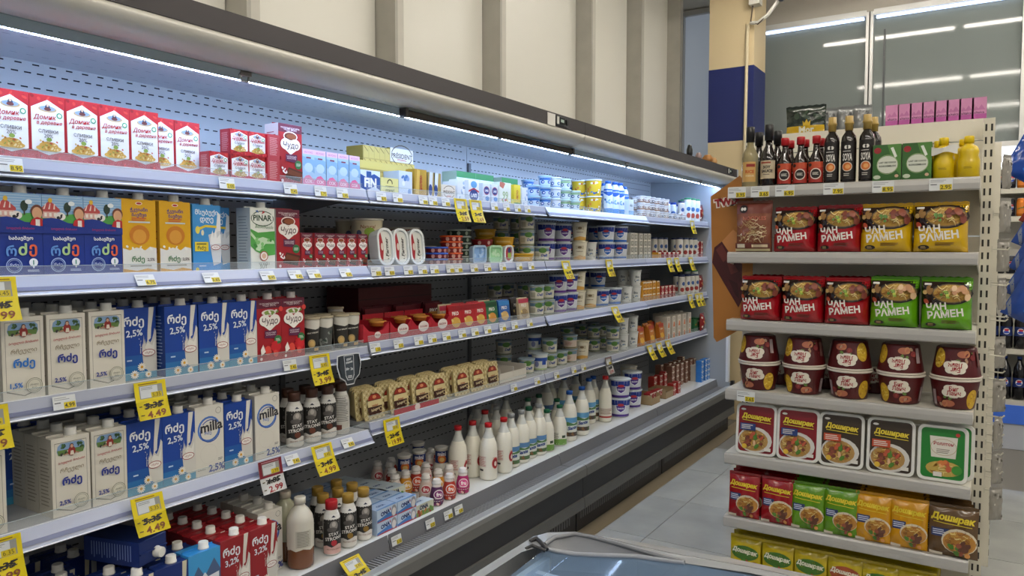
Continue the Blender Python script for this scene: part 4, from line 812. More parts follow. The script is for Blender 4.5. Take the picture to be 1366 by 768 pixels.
# oval tubs standing on edge, tubs with a see-through cover, cheese packs
def plate(name, obj, W, H, D, r, rimc, face, art, cat, inset=.008, rimw=.010, n=6):
    def rr(w, h, q): return rounded(-w/2, w/2, -h/2, h/2, q, n)
    b = MB(); O = rr(W, H, r); n_ = len(O); B = rr(W*.86, H*.86, r*.8)
    vs = [(x, -D/2+.002, y+H/2) for x, y in O] + [(x, D/2, y+H/2) for x, y in B] + [(x*.985, -D/2, y*.985+H/2) for x, y in O]
    I = rr(W-2*rimw, H-2*rimw, max(r-rimw*.6, .004)); vs += [(x, -D/2, y+H/2) for x, y in I] + [(x, -D/2+inset, y+H/2) for x, y in I]
    fs = []
    for i in range(n_):
        j = (i+1) % n_; fs += [(n_+i, n_+j, j, i), (i, j, 2*n_+j, 2*n_+i), (2*n_+i, 2*n_+j, 3*n_+j, 3*n_+i), (3*n_+i, 3*n_+j, 4*n_+j, 4*n_+i)]
    fs += [tuple(range(n_, 2*n_))[::-1]]
    b.add(vs, fs, M(rimc, .3), False); b.add([vs[4*n_+i] for i in range(n_)], [tuple(range(n_))], M(face, .35))
    w_, h_ = W-2*rimw, H-2*rimw; a = Art(w_, h_); art(a); off = -D/2+inset
    kind(name, obj, cat, W, D, H, [('tray', b.mesh('tray')), ('label_print', a.mesh('label_print', lambda x, y, o: (x-w_/2, off-o, y+rimw)))])
def a_marg(a): a.rect(.08,.92,.04,.96,'dbdcd6'); a.poly([(.08,.05),(.3,.05),(.42,.5),(.24,.95),(.08,.95)],'a3202c'); a.ell(.3,.5,.10,.2,'d9cfc4'); a.text('Farmer', .66, .5, w=1.0, h=.24, m='2f2f2c', bold=.03, rot=PI/2, shear=.2); a.blobs(.5,.85,.08,.25,4,['6a6a60','8a8a80'],.03,.06,2)
plate('margarine_oval', 'margarine_tub', .098, .155, .055, .040, 'dde2e4', 'd3d6d2', a_marg, 'tub')
plate('pale_blue_pack', 'cheese_tray', .118, .088, .03, .02, '9fb8d0', '8fb0d6', lambda a: (a.rect(.05,.95,.06,.94,'86aede'), a.blobs(.15,.85,.2,.85,6,['a9c6e6','6f96c9'],.1,.18,2)), 'tray')
plate('pale_green_pack', 'cheese_tray', .118, .088, .03, .02, 'a9cfa9', '98cc98', lambda a: (a.rect(.05,.95,.06,.94,'98d09c'), a.blobs(.15,.85,.2,.85,6,['bfe0bf','7fb884'],.1,.18,3)), 'tray')
plate('red_white_pack', 'cheese_tray', .085, .09, .03, .03, 'd3d8d6', 'b02a3a', lambda a: (a.rect(.1,.6,.06,.94,'a3263a'), a.ell(.7,.4,.25,.3,'8aa84a'), a.ell(.65,.75,.2,.2,'2f3f7a')), 'tray')
def a_smoked(a):
    rd = random.Random(2)
    a.rect(0,1,0,1,'c9b989')
    for i in range(9):
        for j in range(10):
            u, v = (i+.5)/9, (j+.5)/10
            if .2 < u < .8 and .18 < v < .82: continue
            a.ell(u, v, .050, .022, '8f7c48' if (i+j) % 2 else 'e0d6b0', 6, .7 if (i+j) % 2 else -.7)
    P = [(.18,.17),(.82,.17),(.86,.3),(.86,.6),(.78,.76),(.64,.84),(.36,.84),(.22,.76),(.14,.6),(.14,.3)]
    a.poly(P, '3a1c14'); a.poly([(.14,.42),(.86,.42),(.86,.62),(.14,.62)],'cdbd8c'); a.poly([(.16,.64),(.84,.64),(.76,.76),(.64,.82),(.36,.82),(.24,.76)],'8e2c1e'); a.ell(.5,.73,.1,.06,'c9855a'); a.text('smoked',.5,.46,w=.3,m='8e2c1e',bold=.03); a.text('Suluguni',.5,.31,w=.42,m='d9cba2',bold=.02,rot=.12); a.ring(.78,.3,.08,.02,'cdbd8c')
plate('smoked_cheese', 'smoked_cheese_pack', .118, .128, .022, .020, 'bfae7c', 'c9b989', a_smoked, 'cheese', inset=.001, rimw=.002)
def sachet(name, cols, txt, W=.10, H=.115, D=.014):
    b = MB(); b.prism_x([(-D/2, 0), (-D*.6, H*.3), (-D*.5, H*.7), (-.001, H), (.001, H), (D*.5, H*.7), (D*.6, H*.3), (D/2, 0)], -W/2, W/2, M(cols[0], .25))
    a = Art(W, H*.9); a.rect(0,1,0,1,cols[0]); a.rect(0,1,.78,1,cols[1]); a.text(txt,.5,.66,w=.5,m='e0dcd6',bold=.03); a.ell(.5,.26,.34,.24,cols[2]); a.blobs(.2,.8,.1,.4,6,cols[2:]+['d9c27a'],.06,.12,3)
    kind(name, 'cheese_sachet', 'packet', W, D, H, [('pouch', b.mesh('pouch')), ('front_print', a.mesh('front_print', lambda x, y, o: (x-W/2, -D*.6-o-.0002, y+.004)))])
sachet('sachet_red', ['a3141f', '8a101a', 'c9a24a'], 'PIKO'); sachet('sachet_green', ['1f5f38', '14452a', 'c98a3a'], 'PIKO'); sachet('sachet_blue', ['24589f', '2f7ac0', 'c9a86a'], 'PIKO'); sachet('sachet_cream', ['b9a98c', 'a8304a', '8f7a5a'], 'PIKO'); sachet('sachet_dark', ['2f2a2c', '40393a', '5a4a40'], 'PIKO')
sachet('sachet_orange', ['b8702a', 'a83a24', 'd9a83c'], 'sulguni', .095, .14, .03); sachet('sachet_maroon', ['4a0d18', '5f1420', '6a2028'], 'PIKO', .13, .12, .03)
def display_tray(name, W, D, H, c, logo):
    b = MB(); m = M(c, .4); d = M('6f0f18', .5); t = .003
    b.box(-W/2, W/2, -D/2, D/2, 0, t, d); b.box(-W/2, -W/2+t, -D/2, D/2, t, H*1.25, m); b.box(W/2-t, W/2, -D/2, D/2, t, H*1.25, m); b.box(-W/2+t, W/2-t, D/2-t, D/2, t, H*1.6, m)
    b.add([(-W/2+t,-D/2,t),(W/2-t,-D/2,t),(W/2-t,-D/2,H*1.2),(W*.28,-D/2,H*.75),(0,-D/2,H*.62),(-W*.28,-D/2,H*.75),(-W/2+t,-D/2,H*1.2)], [(0,1,2,3,4,5,6)], m); b.add([(-W/2+t,-D/2+t,t),(W/2-t,-D/2+t,t),(W/2-t,-D/2+t,H*1.2),(W*.28,-D/2+t,H*.75),(0,-D/2+t,H*.62),(-W*.28,-D/2+t,H*.75),(-W/2+t,-D/2+t,H*1.2)], [(6,5,4,3,2,1,0)], m)
    a = Art(W, H*1.2)
    a.ell(.55 if not logo else .6, .36 if not logo else .5, .12 if not logo else .26, .09 if not logo else .17, 'ddd3cf'); a.text('ФАН' if not logo else 'SULGUNI', .55 if not logo else .6, .36 if not logo else .5, w=.16 if not logo else .36, m='8a2a34', bold=.03)
    kind(name, 'display_tray', 'tray', W, D, H, [('tray', b.mesh('tray')), ('front_print', a.mesh('front_print', flat_front(W, D)))])
display_tray('red_tray', .15, .16, .058, 'b02a38', 0); display_tray('red_tray_logo', .135, .16, .058, 'a81f2e', 1)
tub('cheese_snack', 'snack_portion', .034, .034, .022, 'b5652a', 'c98a3c', None, n=12, cat='snack')
box_kind('dark_red_case', 'snack_case', .26, .20, .10, '4f0e18', lambda a: (a.rect(0,1,0,1,'560f1a'), a.rect(0,1,.45,.5,'3c0a12')))
box_kind('red_backing', 'display_board', .34, .008, .085, '6f0e18', None, cat='board'); box_kind('red_strip', 'display_strip', .30, .004, .022, 'a3182a', lambda a: (a.rect(0,1,0,1,'a3182a'), a.ell(.5,.5,.06,.05,'d9c9c4')), cat='strip')
def open_box(name, W, D, H, c, inn):
    b = MB(); m = M(c, .55); t = .003
    b.box(-W/2,W/2,-D/2,D/2,0,t,M(inn,.6)); b.box(-W/2,-W/2+t,-D/2,D/2,t,H,m); b.box(W/2-t,W/2,-D/2,D/2,t,H,m); b.box(-W/2+t,W/2-t,D/2-t,D/2,t,H,M(inn,.6)); b.box(-W/2+t,W/2-t,-D/2,-D/2+t,t,H*.7,m)
    b.box(-W/2+t,W/2-t,-D/2+t,D/2-t,H*.35,H*.4,M(inn,.6))
    kind(name, 'cardboard_tray', 'box', W, D, H, [('tray', b.mesh('tray'))])
open_box('white_tray', .13, .30, .075, 'c9c5bb', '6b4a2c'); open_box('brown_tray', .16, .14, .07, '9a8462', '6b5638')
def a_ona(a): a.rect(0,1,0,1,'b9cbe0'); a.poly([(0,0),(1,0),(1,.35),(.6,.5),(0,.2)],'3f74b8'); a.poly([(0,0),(1,0),(1,.12),(.4,.14),(0,.05)],'a83a4a'); a.ell(.84,.5,.14,.2,'8f8f98'); a.ell(.84,.42,.1,.14,'d3d0d0'); a.text('ONA',.40,.62,w=.46,m='1d2f6a',bold=.05,rot=.1); a.poly([(.62,.66),(.68,.66),(.66,.86),(.63,.86)],'b0303a')
def a_ona2(a): a.rect(0,1,0,1,'c6c9b8'); a.rect(0,1,0,.4,'7a8a4a'); a.blobs(.1,.9,.05,.5,10,['b5743a','5f8a3f','c9b47a','8e3a2a'],.06,.12,3); a.text('ONA',.42,.72,w=.5,m='26304f',bold=.05)
box_kind('ona', 'curd_box', .116, .062, .050, 'a9bcd6', a_ona, top=lambda a: (a.rect(0,1,0,1,'9fb4d0'), a.text('ONA',.45,.5,w=.4,m='24407a',bold=.05), a.poly([(0,0),(1,0),(1,.2),(0,.1)],'5f86b8')))
box_kind('ona_green', 'curd_box', .116, .062, .050, 'c6c9b8', a_ona2, top=lambda a: (a.rect(0,1,0,1,'b9c6cf'), a.text('ONA',.45,.5,w=.4,m='24407a',bold=.05)))
def pack_kind(name, c, logo): box_kind(name, 'dessert_box', .055, .05, .045, c, lambda a: (a.rect(0,1,0,1,c), a.rect(0,1,.82,1,'d9d3c6'), a.ring(.5,.45,.3,.09,logo), a.rect(.5,1,.3,.6,c)))
pack_kind('yellow_box', 'c98f2a', '7a3a1c'); pack_kind('red_cup_box', '96262c', 'd9cfc6'); pack_kind('brown_cup', '7f5a4a', 'cbb8a6'); pack_kind('blue_cup', '2f74c0', 'd3dfea'); pack_kind('white_cup', 'c3bfba', '7a5a52'); pack_kind('grey_cup', 'a9a79c', '55564e'); pack_kind('red_box', '9c2a24', 'c9bcae')
box_kind('white_orange_box', 'dessert_box', .062, .10, .085, 'c9c1b4', lambda a: (a.rect(0,1,0,1,'cfc8bb'), a.poly([(.2,0),(.8,0),(.7,.4),(.4,.5)],'c96a2f'), a.lines(.2,.8,.6,.9,3,'8a7a70')))
box_kind('green_pack', 'dessert_box', .10, .03, .10, '24603a', lambda a: (a.rect(0,1,0,1,'22663c'), a.blobs(.1,.9,.5,.9,6,['c9a83c','d9d6c6','8e2a24'],.07,.14,4)))
box_kind('white_blue_pouch', 'kefir_pack', .085, .04, .11, 'c9d9e6', lambda a: (a.rect(0,1,0,1,'cfdde8'), a.rect(0,1,0,.3,'7fb0d6'), a.text('eko',.5,.65,w=.5,m='4f6a7a',bold=.03)))
def bagkind(name, W, H, D, c, cols):
    b = MB(); N = 6; vs = []; fs = []
    for sgn in (-1, 1):
        o = len(vs)
        for j in range(N+1):
            for i in range(N+1):
                u, v = i/N, j/N; bul = (math.sin(PI*u)*math.sin(PI*v))**.5; vs.append(((u-.5)*W, sgn*D/2*bul, v*H))
        for j in range(N):
            for i in range(N):
                q = (o+j*(N+1)+i, o+j*(N+1)+i+1, o+(j+1)*(N+1)+i+1, o+(j+1)*(N+1)+i); fs.append(q if sgn < 0 else q[::-1])
    b.add(vs, fs, M(c, .25, coat=.3), True)
    a = Art(W*.9, H*.9); a.blobs(.08,.92,.1,.9,12,cols,.07,.15,3)
    P = [('bag', b.mesh('bag')), ('front_print', a.mesh('front_print', lambda x, y, o: (x-W*.45, -D/2*(math.sin(PI*(x/W+.05))*math.sin(PI*(y/H+.05)))**.5-o, y+H*.05), cutu=5, cutv=5))]
    kind(name, 'snack_bag', 'bag', W, D, H, P)
bagkind('red_bag', .10, .15, .05, '7a1a16', ['a83a24', 'c99a3c', '5f100e', 'd9c9b5'])
# ------------------------------------------------------------------ dairy fridge goods: where they stand
WH = {1: 'on top fridge shelf', 2: 'on second fridge shelf', 3: 'on third fridge shelf', 4: 'on fourth fridge shelf', 5: 'on fridge bottom deck'}
def S(k, s, pxs, desc, back=0.0, lift=0.0, turn=0.0, lean=0.0, extra='', group=None):
    pxs = pxs if isinstance(pxs, (list, tuple)) else [pxs]; ks = k if isinstance(k, (list, tuple)) else [k]*len(pxs)
    o = [shelf_put(kk, s, p, back, lift, turn, lean) for kk, p in zip(ks, pxs)]
    return row(o, desc + extra, WH[s], '%s %s' % (desc, WH[s]))
def rows_behind(front, k, desc, s, n, pitch, start=None):    # further rows straight behind those in front
    out = []
    for r in range(1, n+1):
        g = []
        for f in front:
            o = put(k, (f.location.x - pitch*r, f.location.y + random.uniform(-.002, .002), f.location.z), PI/2); g.append(o); ITEMS.append([s, [o], k, .1])
        row(g, '%s, %s row behind' % (desc, ORD[r-1]), WH[s], '%s %s' % (desc, WH[s])); out += g
    return out
def stacks(k, s, pxs, n, desc, back=0.0, lift=0.0):          # n tiers (int or list) above one another
    tiers = max(n) if isinstance(n, (list, tuple)) else n
    ns = n if isinstance(n, (list, tuple)) else [n]*len(pxs); names = ['bottom tier', 'second tier', 'third tier', 'fourth tier', 'fifth tier', 'sixth tier']
    kk = k if isinstance(k, (list, tuple)) else [k]*len(pxs)
    cols = {}
    for t in range(tiers):
        g = []
        for q, p, m in zip(kk, pxs, ns):
            if m > t:
                o = shelf_put(q, s, p, back, lift + t*KIND[q]['H']); ITEMS.pop(); g.append(o); cols.setdefault((q, p), []).append(o)
                o.location.x = cols[(q, p)][0].location.x; o.location.y = cols[(q, p)][0].location.y
        row(g, desc + (', ' + names[t] if tiers > 1 else ''), WH[s], '%s %s' % (desc, WH[s]))
    for (q, p), os_ in cols.items(): ITEMS.append([s, os_, q, back])
# top shelf
S('cream', 1, [14, 61.7, 107.7, 151, 191.5], 'tall red and white cream carton')
S('cream', 1, [215, 250], 'tall red and white cream carton set slightly back', back=.062)
S('cream_small', 1, [292, 320, 344.5], 'small red cream carton, lower row')
S('cream_small', 1, [319, 344], 'small red cream carton, upper row', lift=.081)
S('cream_small', 1, 362.5, 'small cream carton with red side outward, lower row', turn=PI/2, back=.0); S('cream_small', 1, 362.5, 'small cream carton with red side outward, upper row', turn=PI/2, lift=.081)
S('chudo', 1, 387.5, 'tall dark red chocolate milkshake carton')
S(['juice_a', 'juice_b', 'juice_b', 'juice_a', 'juice_b'], 1, [411.5, 427, 443, 458, 473], 'slim pale blue and pink juice carton')
S('fin', 1, 494, 'white and blue butter pack lettered FIN'); S('lemon_pack', 1, 520, 'pale yellow butter pack', back=.0)
S('blue_white_box', 1, 541, 'upright white and blue butter box'); 
S('gold_pack', 1, 561, 'gold butter pack with red upright lettering'); S('blue_gold_pack', 1, [576, 587], 'blue and gold butter pack', back=.01)
S('president_pack', 1, 599, 'cream butter pack in front of blue gold packs', back=.0); S('white_pack', 1, 615, 'white and blue cheese pack')
S('white_pack', 1, 606, 'pale blue cheese pack behind the cream butter pack', back=.09)
S('laki_pack', 1, 632, 'white cheese pack with red wave and blue oval'); S('oval_pack', 1, [649, 660], 'grey white cheese pack with blue oval'); S('pale_pack', 1, 674, 'pale green cheese pack numbered 99'); S('yellow_pack', 1, 690, 'narrow yellow cheese pack'); S('white_pack', 1, 700, 'white and blue cheese pack beside the yellow pack')
S('green_top_box', 1, [622, 646, 680], 'green topped cheese box', back=.10)
S('gold_case_low', 1, [494, 528], 'flat gold butter case, lowest of the front pile', back=.085); S('gold_case_low', 1, [494, 528], 'flat gold butter case, second of the front pile', back=.085, lift=.045)
S('gold_case_low', 1, [494, 528], 'flat gold butter case, top of the front pile', back=.085, lift=.09)
stacks('gold_case', 1, [503, 533], [4, 3], 'gold butter case in the rear pile', back=.20); stacks('gold_president', 1, [563], 2, 'gold butter case with white end, right of the rear pile', back=.20)
S('gold_president', 1, 536, 'gold butter case with white end, on top of the rear pile', back=.20, lift=.166)
stacks(['tub_blue', 'tub_blue', 'tub_white', 'tub_green', 'tub_green'], 1, [711.5, 726.5, 740, 753, 766], [2, 3, 3, 3, 2], 'round blue and white yogurt tub')
stacks('tub_white', 1, [719, 746], [2, 2], 'round white yogurt tub in the rear row', back=.10)
stacks('tub_kid', 1, [792], 2, 'bright yellow patterned yogurt tub in front'); stacks('tub_kid', 1, [775], 2, 'bright yellow patterned yogurt tub further back', back=.09)
stacks('tub_white', 1, [807, 818], [2, 3], 'white yogurt tub beside blue bottles', back=.05); S('white_blue_bottle', 1, [811, 820, 829], 'white kefir bottle with blue top', back=.02)
S('white_blue_pouch', 1, 842, 'white and blue kefir pack, lower of two'); S('white_blue_pouch', 1, 842, 'white and blue kefir pack, upper of two', lift=.0, back=.06)
stacks(['tub_jar', 'tub_jar', 'tub_jar_dark', 'tub_jar', 'tub_jar_dark', 'tub_jar'], 1, [855, 862, 868, 875, 881, 887], 3, 'small brown dessert cup')
S('can_blue', 1, [890, 898], 'small white bottle with blue cap', lift=.0, back=.08); S('can_tall', 1, [907], 'small white bottle with dark cap', back=.03); stacks('tub_jar_dark', 1, [896, 903, 910], 1, 'small dark dessert cup')
S('can_green', 1, [917, 923, 929], 'white bottle with green cap'); S('red_bag', 1, [936, 941, 946], 'small red snack bag')
# second shelf
f = S('kids_milk', 2, [27, 85, 138], 'dark blue children milk carton with farm picture')
rows_behind(f, 'kids_milk', 'dark blue children milk carton', 2, 2, .075)
S('yellow_milk', 2, [186, 234], 'yellow and white milk carton'); S('light_milk', 2, 276, 'light blue milk carton with white splash'); S('light_milk', 2, 289, 'light blue milk carton half hidden behind another', back=.085)
S('pinar', 2, 350.5, 'white and green milk carton with hands picture'); S('chudo', 2, 384.5, 'tall dark red chocolate milkshake carton')
S('chudo_small', 2, [409.5, 427, 441, 455, 469, 484], 'small dark red milkshake carton')
S('big_cream', 2, 505, 'round cream coloured cheese tub, lower of the front stack', back=.02); S('big_cream', 2, 498, 'round cream coloured cheese tub, upper of the front stack', back=.02, lift=.098)
stacks('big_cream', 2, [475], 2, 'round cream coloured cheese tub in the rear', back=.16); stacks('big_dark', 2, [444], 2, 'dark grey cheese tub in shadow at the back', back=.22)
S('big_red', 2, 536, 'round red banded cheese tub, lower', back=.17); S('big_red', 2, 536, 'round red banded cheese tub, upper', back=.17, lift=.085)
S('big_red', 2, 560, 'round red banded cheese tub behind the oval tubs', back=.26)
S('margarine_oval', 2, [517, 538, 559], 'white oval margarine tub on its edge', lean=-.10)
stacks('blue_flat', 2, [582], 3, 'flat round tin with blue lid', back=.0, lift=.0); stacks('orange_flat', 2, [602], 5, 'flat round tin with orange lid'); stacks('green_flat', 2, [612], 5, 'flat dark green tin with white lid', back=.17)
stacks('red_flat', 2, [643], 4, 'flat round red tin', back=.14); stacks('yellow_tub', 2, [650], 4, 'round mustard yellow tub in the rear stack', back=.22); stacks('yellow_tub', 2, [675], 3, 'round mustard yellow tub in the front stack', back=.10)
S('pale_blue_pack', 2, 640.5, 'upright pale blue cheese tray'); S('pale_green_pack', 2, 662, 'upright pale green cheese tray'); S('red_white_pack', 2, 679.5, 'upright red and white cheese tray'); S('yellow_tub', 2, 697, 'single low yellow tub')
stacks('delfi', 2, [668, 690], 3, 'cream cheese tub with dark lid, rear row', back=.24); stacks('delfi', 2, [708], 3, 'cream cheese tub with dark lid, front stack', back=.05); stacks('delfi', 2, [722], 1, 'cream cheese tub with dark lid under the buckets', back=.0)
stacks(['bucket_purple', 'bucket_purple'], 2, [728, 750], 2, 'purple and white yogurt bucket', back=.08); stacks('bucket_dark', 2, [758], 2, 'dark blue yogurt bucket', back=.20); stacks('cream_pot', 2, [773], 2, 'tall cream coloured sour cream pot', back=.02)
stacks('white_pot', 2, [787], 1, 'white sour cream pot', back=.04); stacks('bucket_blue', 2, [795], 2, 'blue and white yogurt bucket, rear', back=.14); stacks('bucket_blue', 2, [808, 826], 2, 'blue and white yogurt bucket, front')
stacks('grey_cup', 2, [842, 848, 855, 861, 866], 4, 'small grey white dessert box'); S('can_tall', 2, [872, 880, 886], 'tall pale can with dark top', back=.10); S('can_tall', 2, [906, 914, 920, 926], 'tall pale can with dark top, front row', back=.0)
S('yellow_box', 2, [880], 'small yellow dessert box'); S('red_cup_box', 2, [887, 893, 899, 904], 'small red dessert box'); stacks('red_cup_box', 2, [931, 936, 941, 945], 3, 'small red dessert box in a tall pile', back=.02)
# third shelf
f = S(['white_milk_15', 'white_milk', 'white_milk'], 3, [31, 89, 143], 'white milk carton with village picture')
rows_behind(f, 'white_milk', 'white milk carton', 3, 3, .074)
f = S('blue_milk', 3, [185], 'dark blue milk carton beside the white cartons', back=.03)
f2 = S('blue_milk', 3, [242, 285.5, 322], 'dark blue milk carton with daisies'); rows_behind(f2, 'blue_milk', 'dark blue milk carton', 3, 2, .074); rows_behind(f, 'blue_milk', 'dark blue milk carton by white ones', 3, 2, .074)
f = S('chudo_straw', 3, [356, 391], 'tall red strawberry milkshake carton'); rows_behind(f, 'chudo_straw', 'tall red strawberry milkshake carton', 3, 1, .075)
S(['strong_cup', 'strong_cup_grey', 'strong_cup', 'strong_cup'], 3, [415, 433, 454, 475], 'black and white protein cup, front row'); S('strong_cup', 3, [411, 430, 449, 468], 'black and white protein cup, row behind', back=.075)
S('red_tray', 3, 502, 'red display tray with curved front'); S('red_tray_logo', 3, [535, 560], 'red display tray with white badge'); S('red_tray_logo', 3, 585, 'red display tray nearest the cheese packets')
for i, p in enumerate((502, 535, 560, 585)):
    for r in range(2):
        S('cheese_snack', 3, p+2-5*r, 'small orange cheese portion, %s in the %s red tray' % (('front', 'rear')[r], ORD[i]), back=.025+.075*r, lift=.052); ITEMS.pop()
S('dark_red_case', 3, 508, 'dark red snack case, lower of the rear pile', back=.24); S('dark_red_case', 3, 508, 'dark red snack case, upper of the rear pile', back=.24, lift=.10); S('dark_red_case', 3, 548, 'dark red snack case beside the rear pile', back=.25); S('dark_red_case', 3, 545, 'dark red snack case on the rear pile, right', back=.26, lift=.10)
S('sachet_maroon', 3, [500, 520, 540, 560, 578], 'maroon snack packet behind the trays', back=.19, lift=.0)
S(['sachet_red', 'sachet_red', 'sachet_red', 'sachet_green', 'sachet_blue', 'sachet_cream'], 3, [602, 619, 642, 657, 674, 700], 'upright sliced cheese packet', back=.0, lean=-.12)
S(['sachet_cream', 'sachet_red', 'sachet_red', 'sachet_cream', 'sachet_dark', 'sachet_dark'], 3, [597, 610, 634, 649, 666, 690], 'upright cheese packet, row behind', back=.05, lean=-.12)
S('sachet_dark', 3, [612, 628, 645, 660, 676], 'dark cheese packet at the back', back=.14, lean=-.12); stacks('delfi', 3, [660, 676], 2, 'dark lidded cream cheese tub in shadow', back=.28)
stacks(['delfi', 'delfi'], 3, [715, 729], 2, 'green topped cream cheese tub', back=.0); stacks('delfi', 3, [700], 2, 'green topped cream cheese tub, further back', back=.16)
stacks('bucket_purple', 3, [744, 760], 2, 'purple and white yogurt bucket'); stacks('cream_pot', 3, [771, 787], [2, 1], 'tall cream coloured sour cream pot', back=.0); stacks('bucket_blue', 3, [790], 2, 'blue and white yogurt bucket in the rear', back=.15); stacks('bucket_blue', 3, [801, 818], [1, 1], 'blue and white yogurt bucket in front', back=.0)
stacks('bucket_blue', 3, [798], 2, 'blue yogurt bucket stacked behind', back=.11)
stacks('white_pot', 3, [835, 847], [1, 2], 'white sour cream pot', back=.0); stacks('yellow_box', 3, [856, 861.5, 867, 872.5, 878], 3, 'small mustard yellow dessert box'); stacks('red_cup_box', 3, [884, 889, 894, 899], 2, 'small red and white dessert cup'); S('can_tall', 3, [909, 916, 922, 928], 'tall white can'); S('can_green', 3, [934, 940], 'tall pale bottle', back=.05); S('red_bag', 3, [946], 'red snack bag')
# fourth shelf
f = S('white_milk', 4, [95, 146], 'white milk carton with village picture'); rows_behind(f, 'white_milk', 'white milk carton', 4, 2, .074)
S('white_milk', 4, -22, 'white milk carton cut by the picture edge', back=.0); S('blue_milk', 4, 32, 'dark blue milk carton in shadow', back=.22)
f = S(['blue_milk', 'blue_milk', 'milla', 'blue_milk', 'milla'], 4, [192.5, 238, 279.5, 318, 356.5], 'milk carton in the mixed blue and white row')
for o, d_ in zip(f, ('dark blue milk carton right of the white village cartons', 'dark blue milk carton left of a white ringed one', 'white milk carton with blue ring between blue cartons', 'dark blue milk carton between two white ringed ones', 'white milk carton with blue ring beside black bottles')): o['label'] = d_ + ' ' + WH[4]
for kk, ff in (('blue_milk', f[:2] + f[3:4]), ('milla', [f[2], f[4]])): rows_behind(ff, kk, 'blue milk carton' if kk == 'blue_milk' else 'white ringed milk carton', 4, 2, .075)
S('strong_brown', 4, [392.5, 416, 437], 'black and white protein bottle with brown cap'); S('strong_back', 4, 455, 'protein bottle with its back label outward'); S('strong_brown', 4, [384, 407, 428, 446], 'black protein bottle, row behind', back=.075)
S('red_backing', 4, 500, 'long dark red display board at the back', back=.16, lean=0); S('red_backing', 4, 545, 'dark red display board behind cheese packs', back=.14)
S('smoked_cheese', 4, [500, 534, 563, 586], 'smoked cheese pack in woven wrap, left group', back=.01, lean=-.10); S('smoked_cheese', 4, [617, 638, 657], 'smoked cheese pack in woven wrap, right group', back=.01, lean=-.10)
for r in range(1, 4):
    S('smoked_cheese', 4, [492-3*r, 524-3*r, 553-3*r, 577-3*r], 'smoked cheese pack, left group, %s row behind' % ORD[r-1], back=.01+.028*r, lean=-.10); S('smoked_cheese', 4, [610-3*r, 630-3*r, 650-3*r], 'smoked cheese pack, right group, %s row behind' % ORD[r-1], back=.01+.028*r, lean=-.10)
S('red_strip', 4, 557, 'red shelf strip with white badge before smoked cheese', back=-.006)
S('white_tray', 4, [676, 692], 'white cardboard tray with brown inside', back=.02); S('white_tray', 4, 640, 'white cardboard tray behind the smoked cheese', back=.20)
S('delfi', 4, 672, 'lone dark lidded cheese tub behind the trays', back=.22); stacks('delfi', 4, [672], 1, 'dark lidded cheese tub on top of the lone one', back=.22, lift=.086)
stacks(['delfi', 'delfi_blue'], 4, [702, 720], [1, 1], 'cheese tub with green picture', back=.04); stacks('delfi_blue', 4, [712], 2, 'blue banded cheese tub', back=.14); stacks('delfi', 4, [733, 747], [2, 1], 'cream cheese tub with blue lettering', back=.03); stacks('delfi_pink', 4, [760], 2, 'pinkish cheese tub', back=.03)
stacks('cream_pot', 4, [776], 1, 'tall cream coloured pot', back=.03); stacks('delfi', 4, [792, 804], 2, 'cream cheese tub, rear row', back=.13); stacks('delfi', 4, [817], 2, 'cream cheese tub beside white pots', back=.0); stacks('white_pot', 4, [830, 843], [2, 2], 'white sour cream pot'); stacks('delfi', 4, [756, 775, 790], 2, 'cheese tub in the shaded back row', back=.26)
S('sachet_orange', 4, [857, 871, 884], 'orange cheese bag leaning in a row', back=.0, lean=-.15); S('sachet_orange', 4, [853, 866, 879], 'orange cheese bag, row behind', back=.06, lean=-.15)
stacks('white_orange_box', 4, [892, 899, 906, 913, 920], 2, 'white dessert box with orange corner'); S('green_pack', 4, [929, 937, 945], 'dark green dessert pack, front'); S('green_pack', 4, [929, 937, 945], 'dark green dessert pack, raised behind', back=.05, lift=.0); S('red_bag', 4, [940, 947], 'red snack bag at the shelf end', back=-.05)
# bottom deck
f = S('dark_milk', 5, [20, 72, 122, 168], 'navy milk carton with pale cap'); rows_behind(f, 'dark_milk', 'navy milk carton', 5, 3, .076)
f = S('dark_milk', 5, 211, 'navy milk carton lettered milk beside mountain carton'); rows_behind([f[0]], 'dark_milk', 'navy milk carton behind the lettered one', 5, 2, .076)
f = S('mountain_milk', 5, 259, 'light blue milk carton with mountain picture'); rows_behind(f, 'dark_milk', 'navy milk carton behind the mountain carton', 5, 1, .076)
f = S('red_milk', 5, [304, 343], 'red milk carton with milk splash'); rows_behind(f, 'red_milk', 'red milk carton', 5, 4, .076)
f2 = S('milla', 5, 366, 'white milk carton half hidden by a red one', back=.085); rows_behind(f2, 'milla', 'white milk carton behind the red ones', 5, 2, .076)
o = put('dark_milk', (-2.22, ypx(150, -2.15, .66), SHELF_Z[5] + .212 + .035), 0); o.rotation_euler = (PI/2, 0, PI/2+.25); o.location.z = SHELF_Z[5] + .2225 + .036; o['label'] = 'navy milk carton lying flat on top of the standing cartons'; o['group'] = 'navy milk cartons on fridge bottom deck'
S('choc_milk', 5, 400.5, 'round chocolate milk bottle with brown bottom'); S('coffee_milk', 5, 381, 'chocolate milk bottle behind another', back=.095)
S('strong_red', 5, 442.5, 'protein bottle with red cap'); S('strong_gold', 5, [464.5, 485], 'protein bottle with gold cap, front'); S('strong_gold', 5, [431, 451, 470], 'protein bottle with gold cap, middle', back=.08); S('strong_gold', 5, [424, 449], 'protein bottle with gold cap, rear', back=.16)
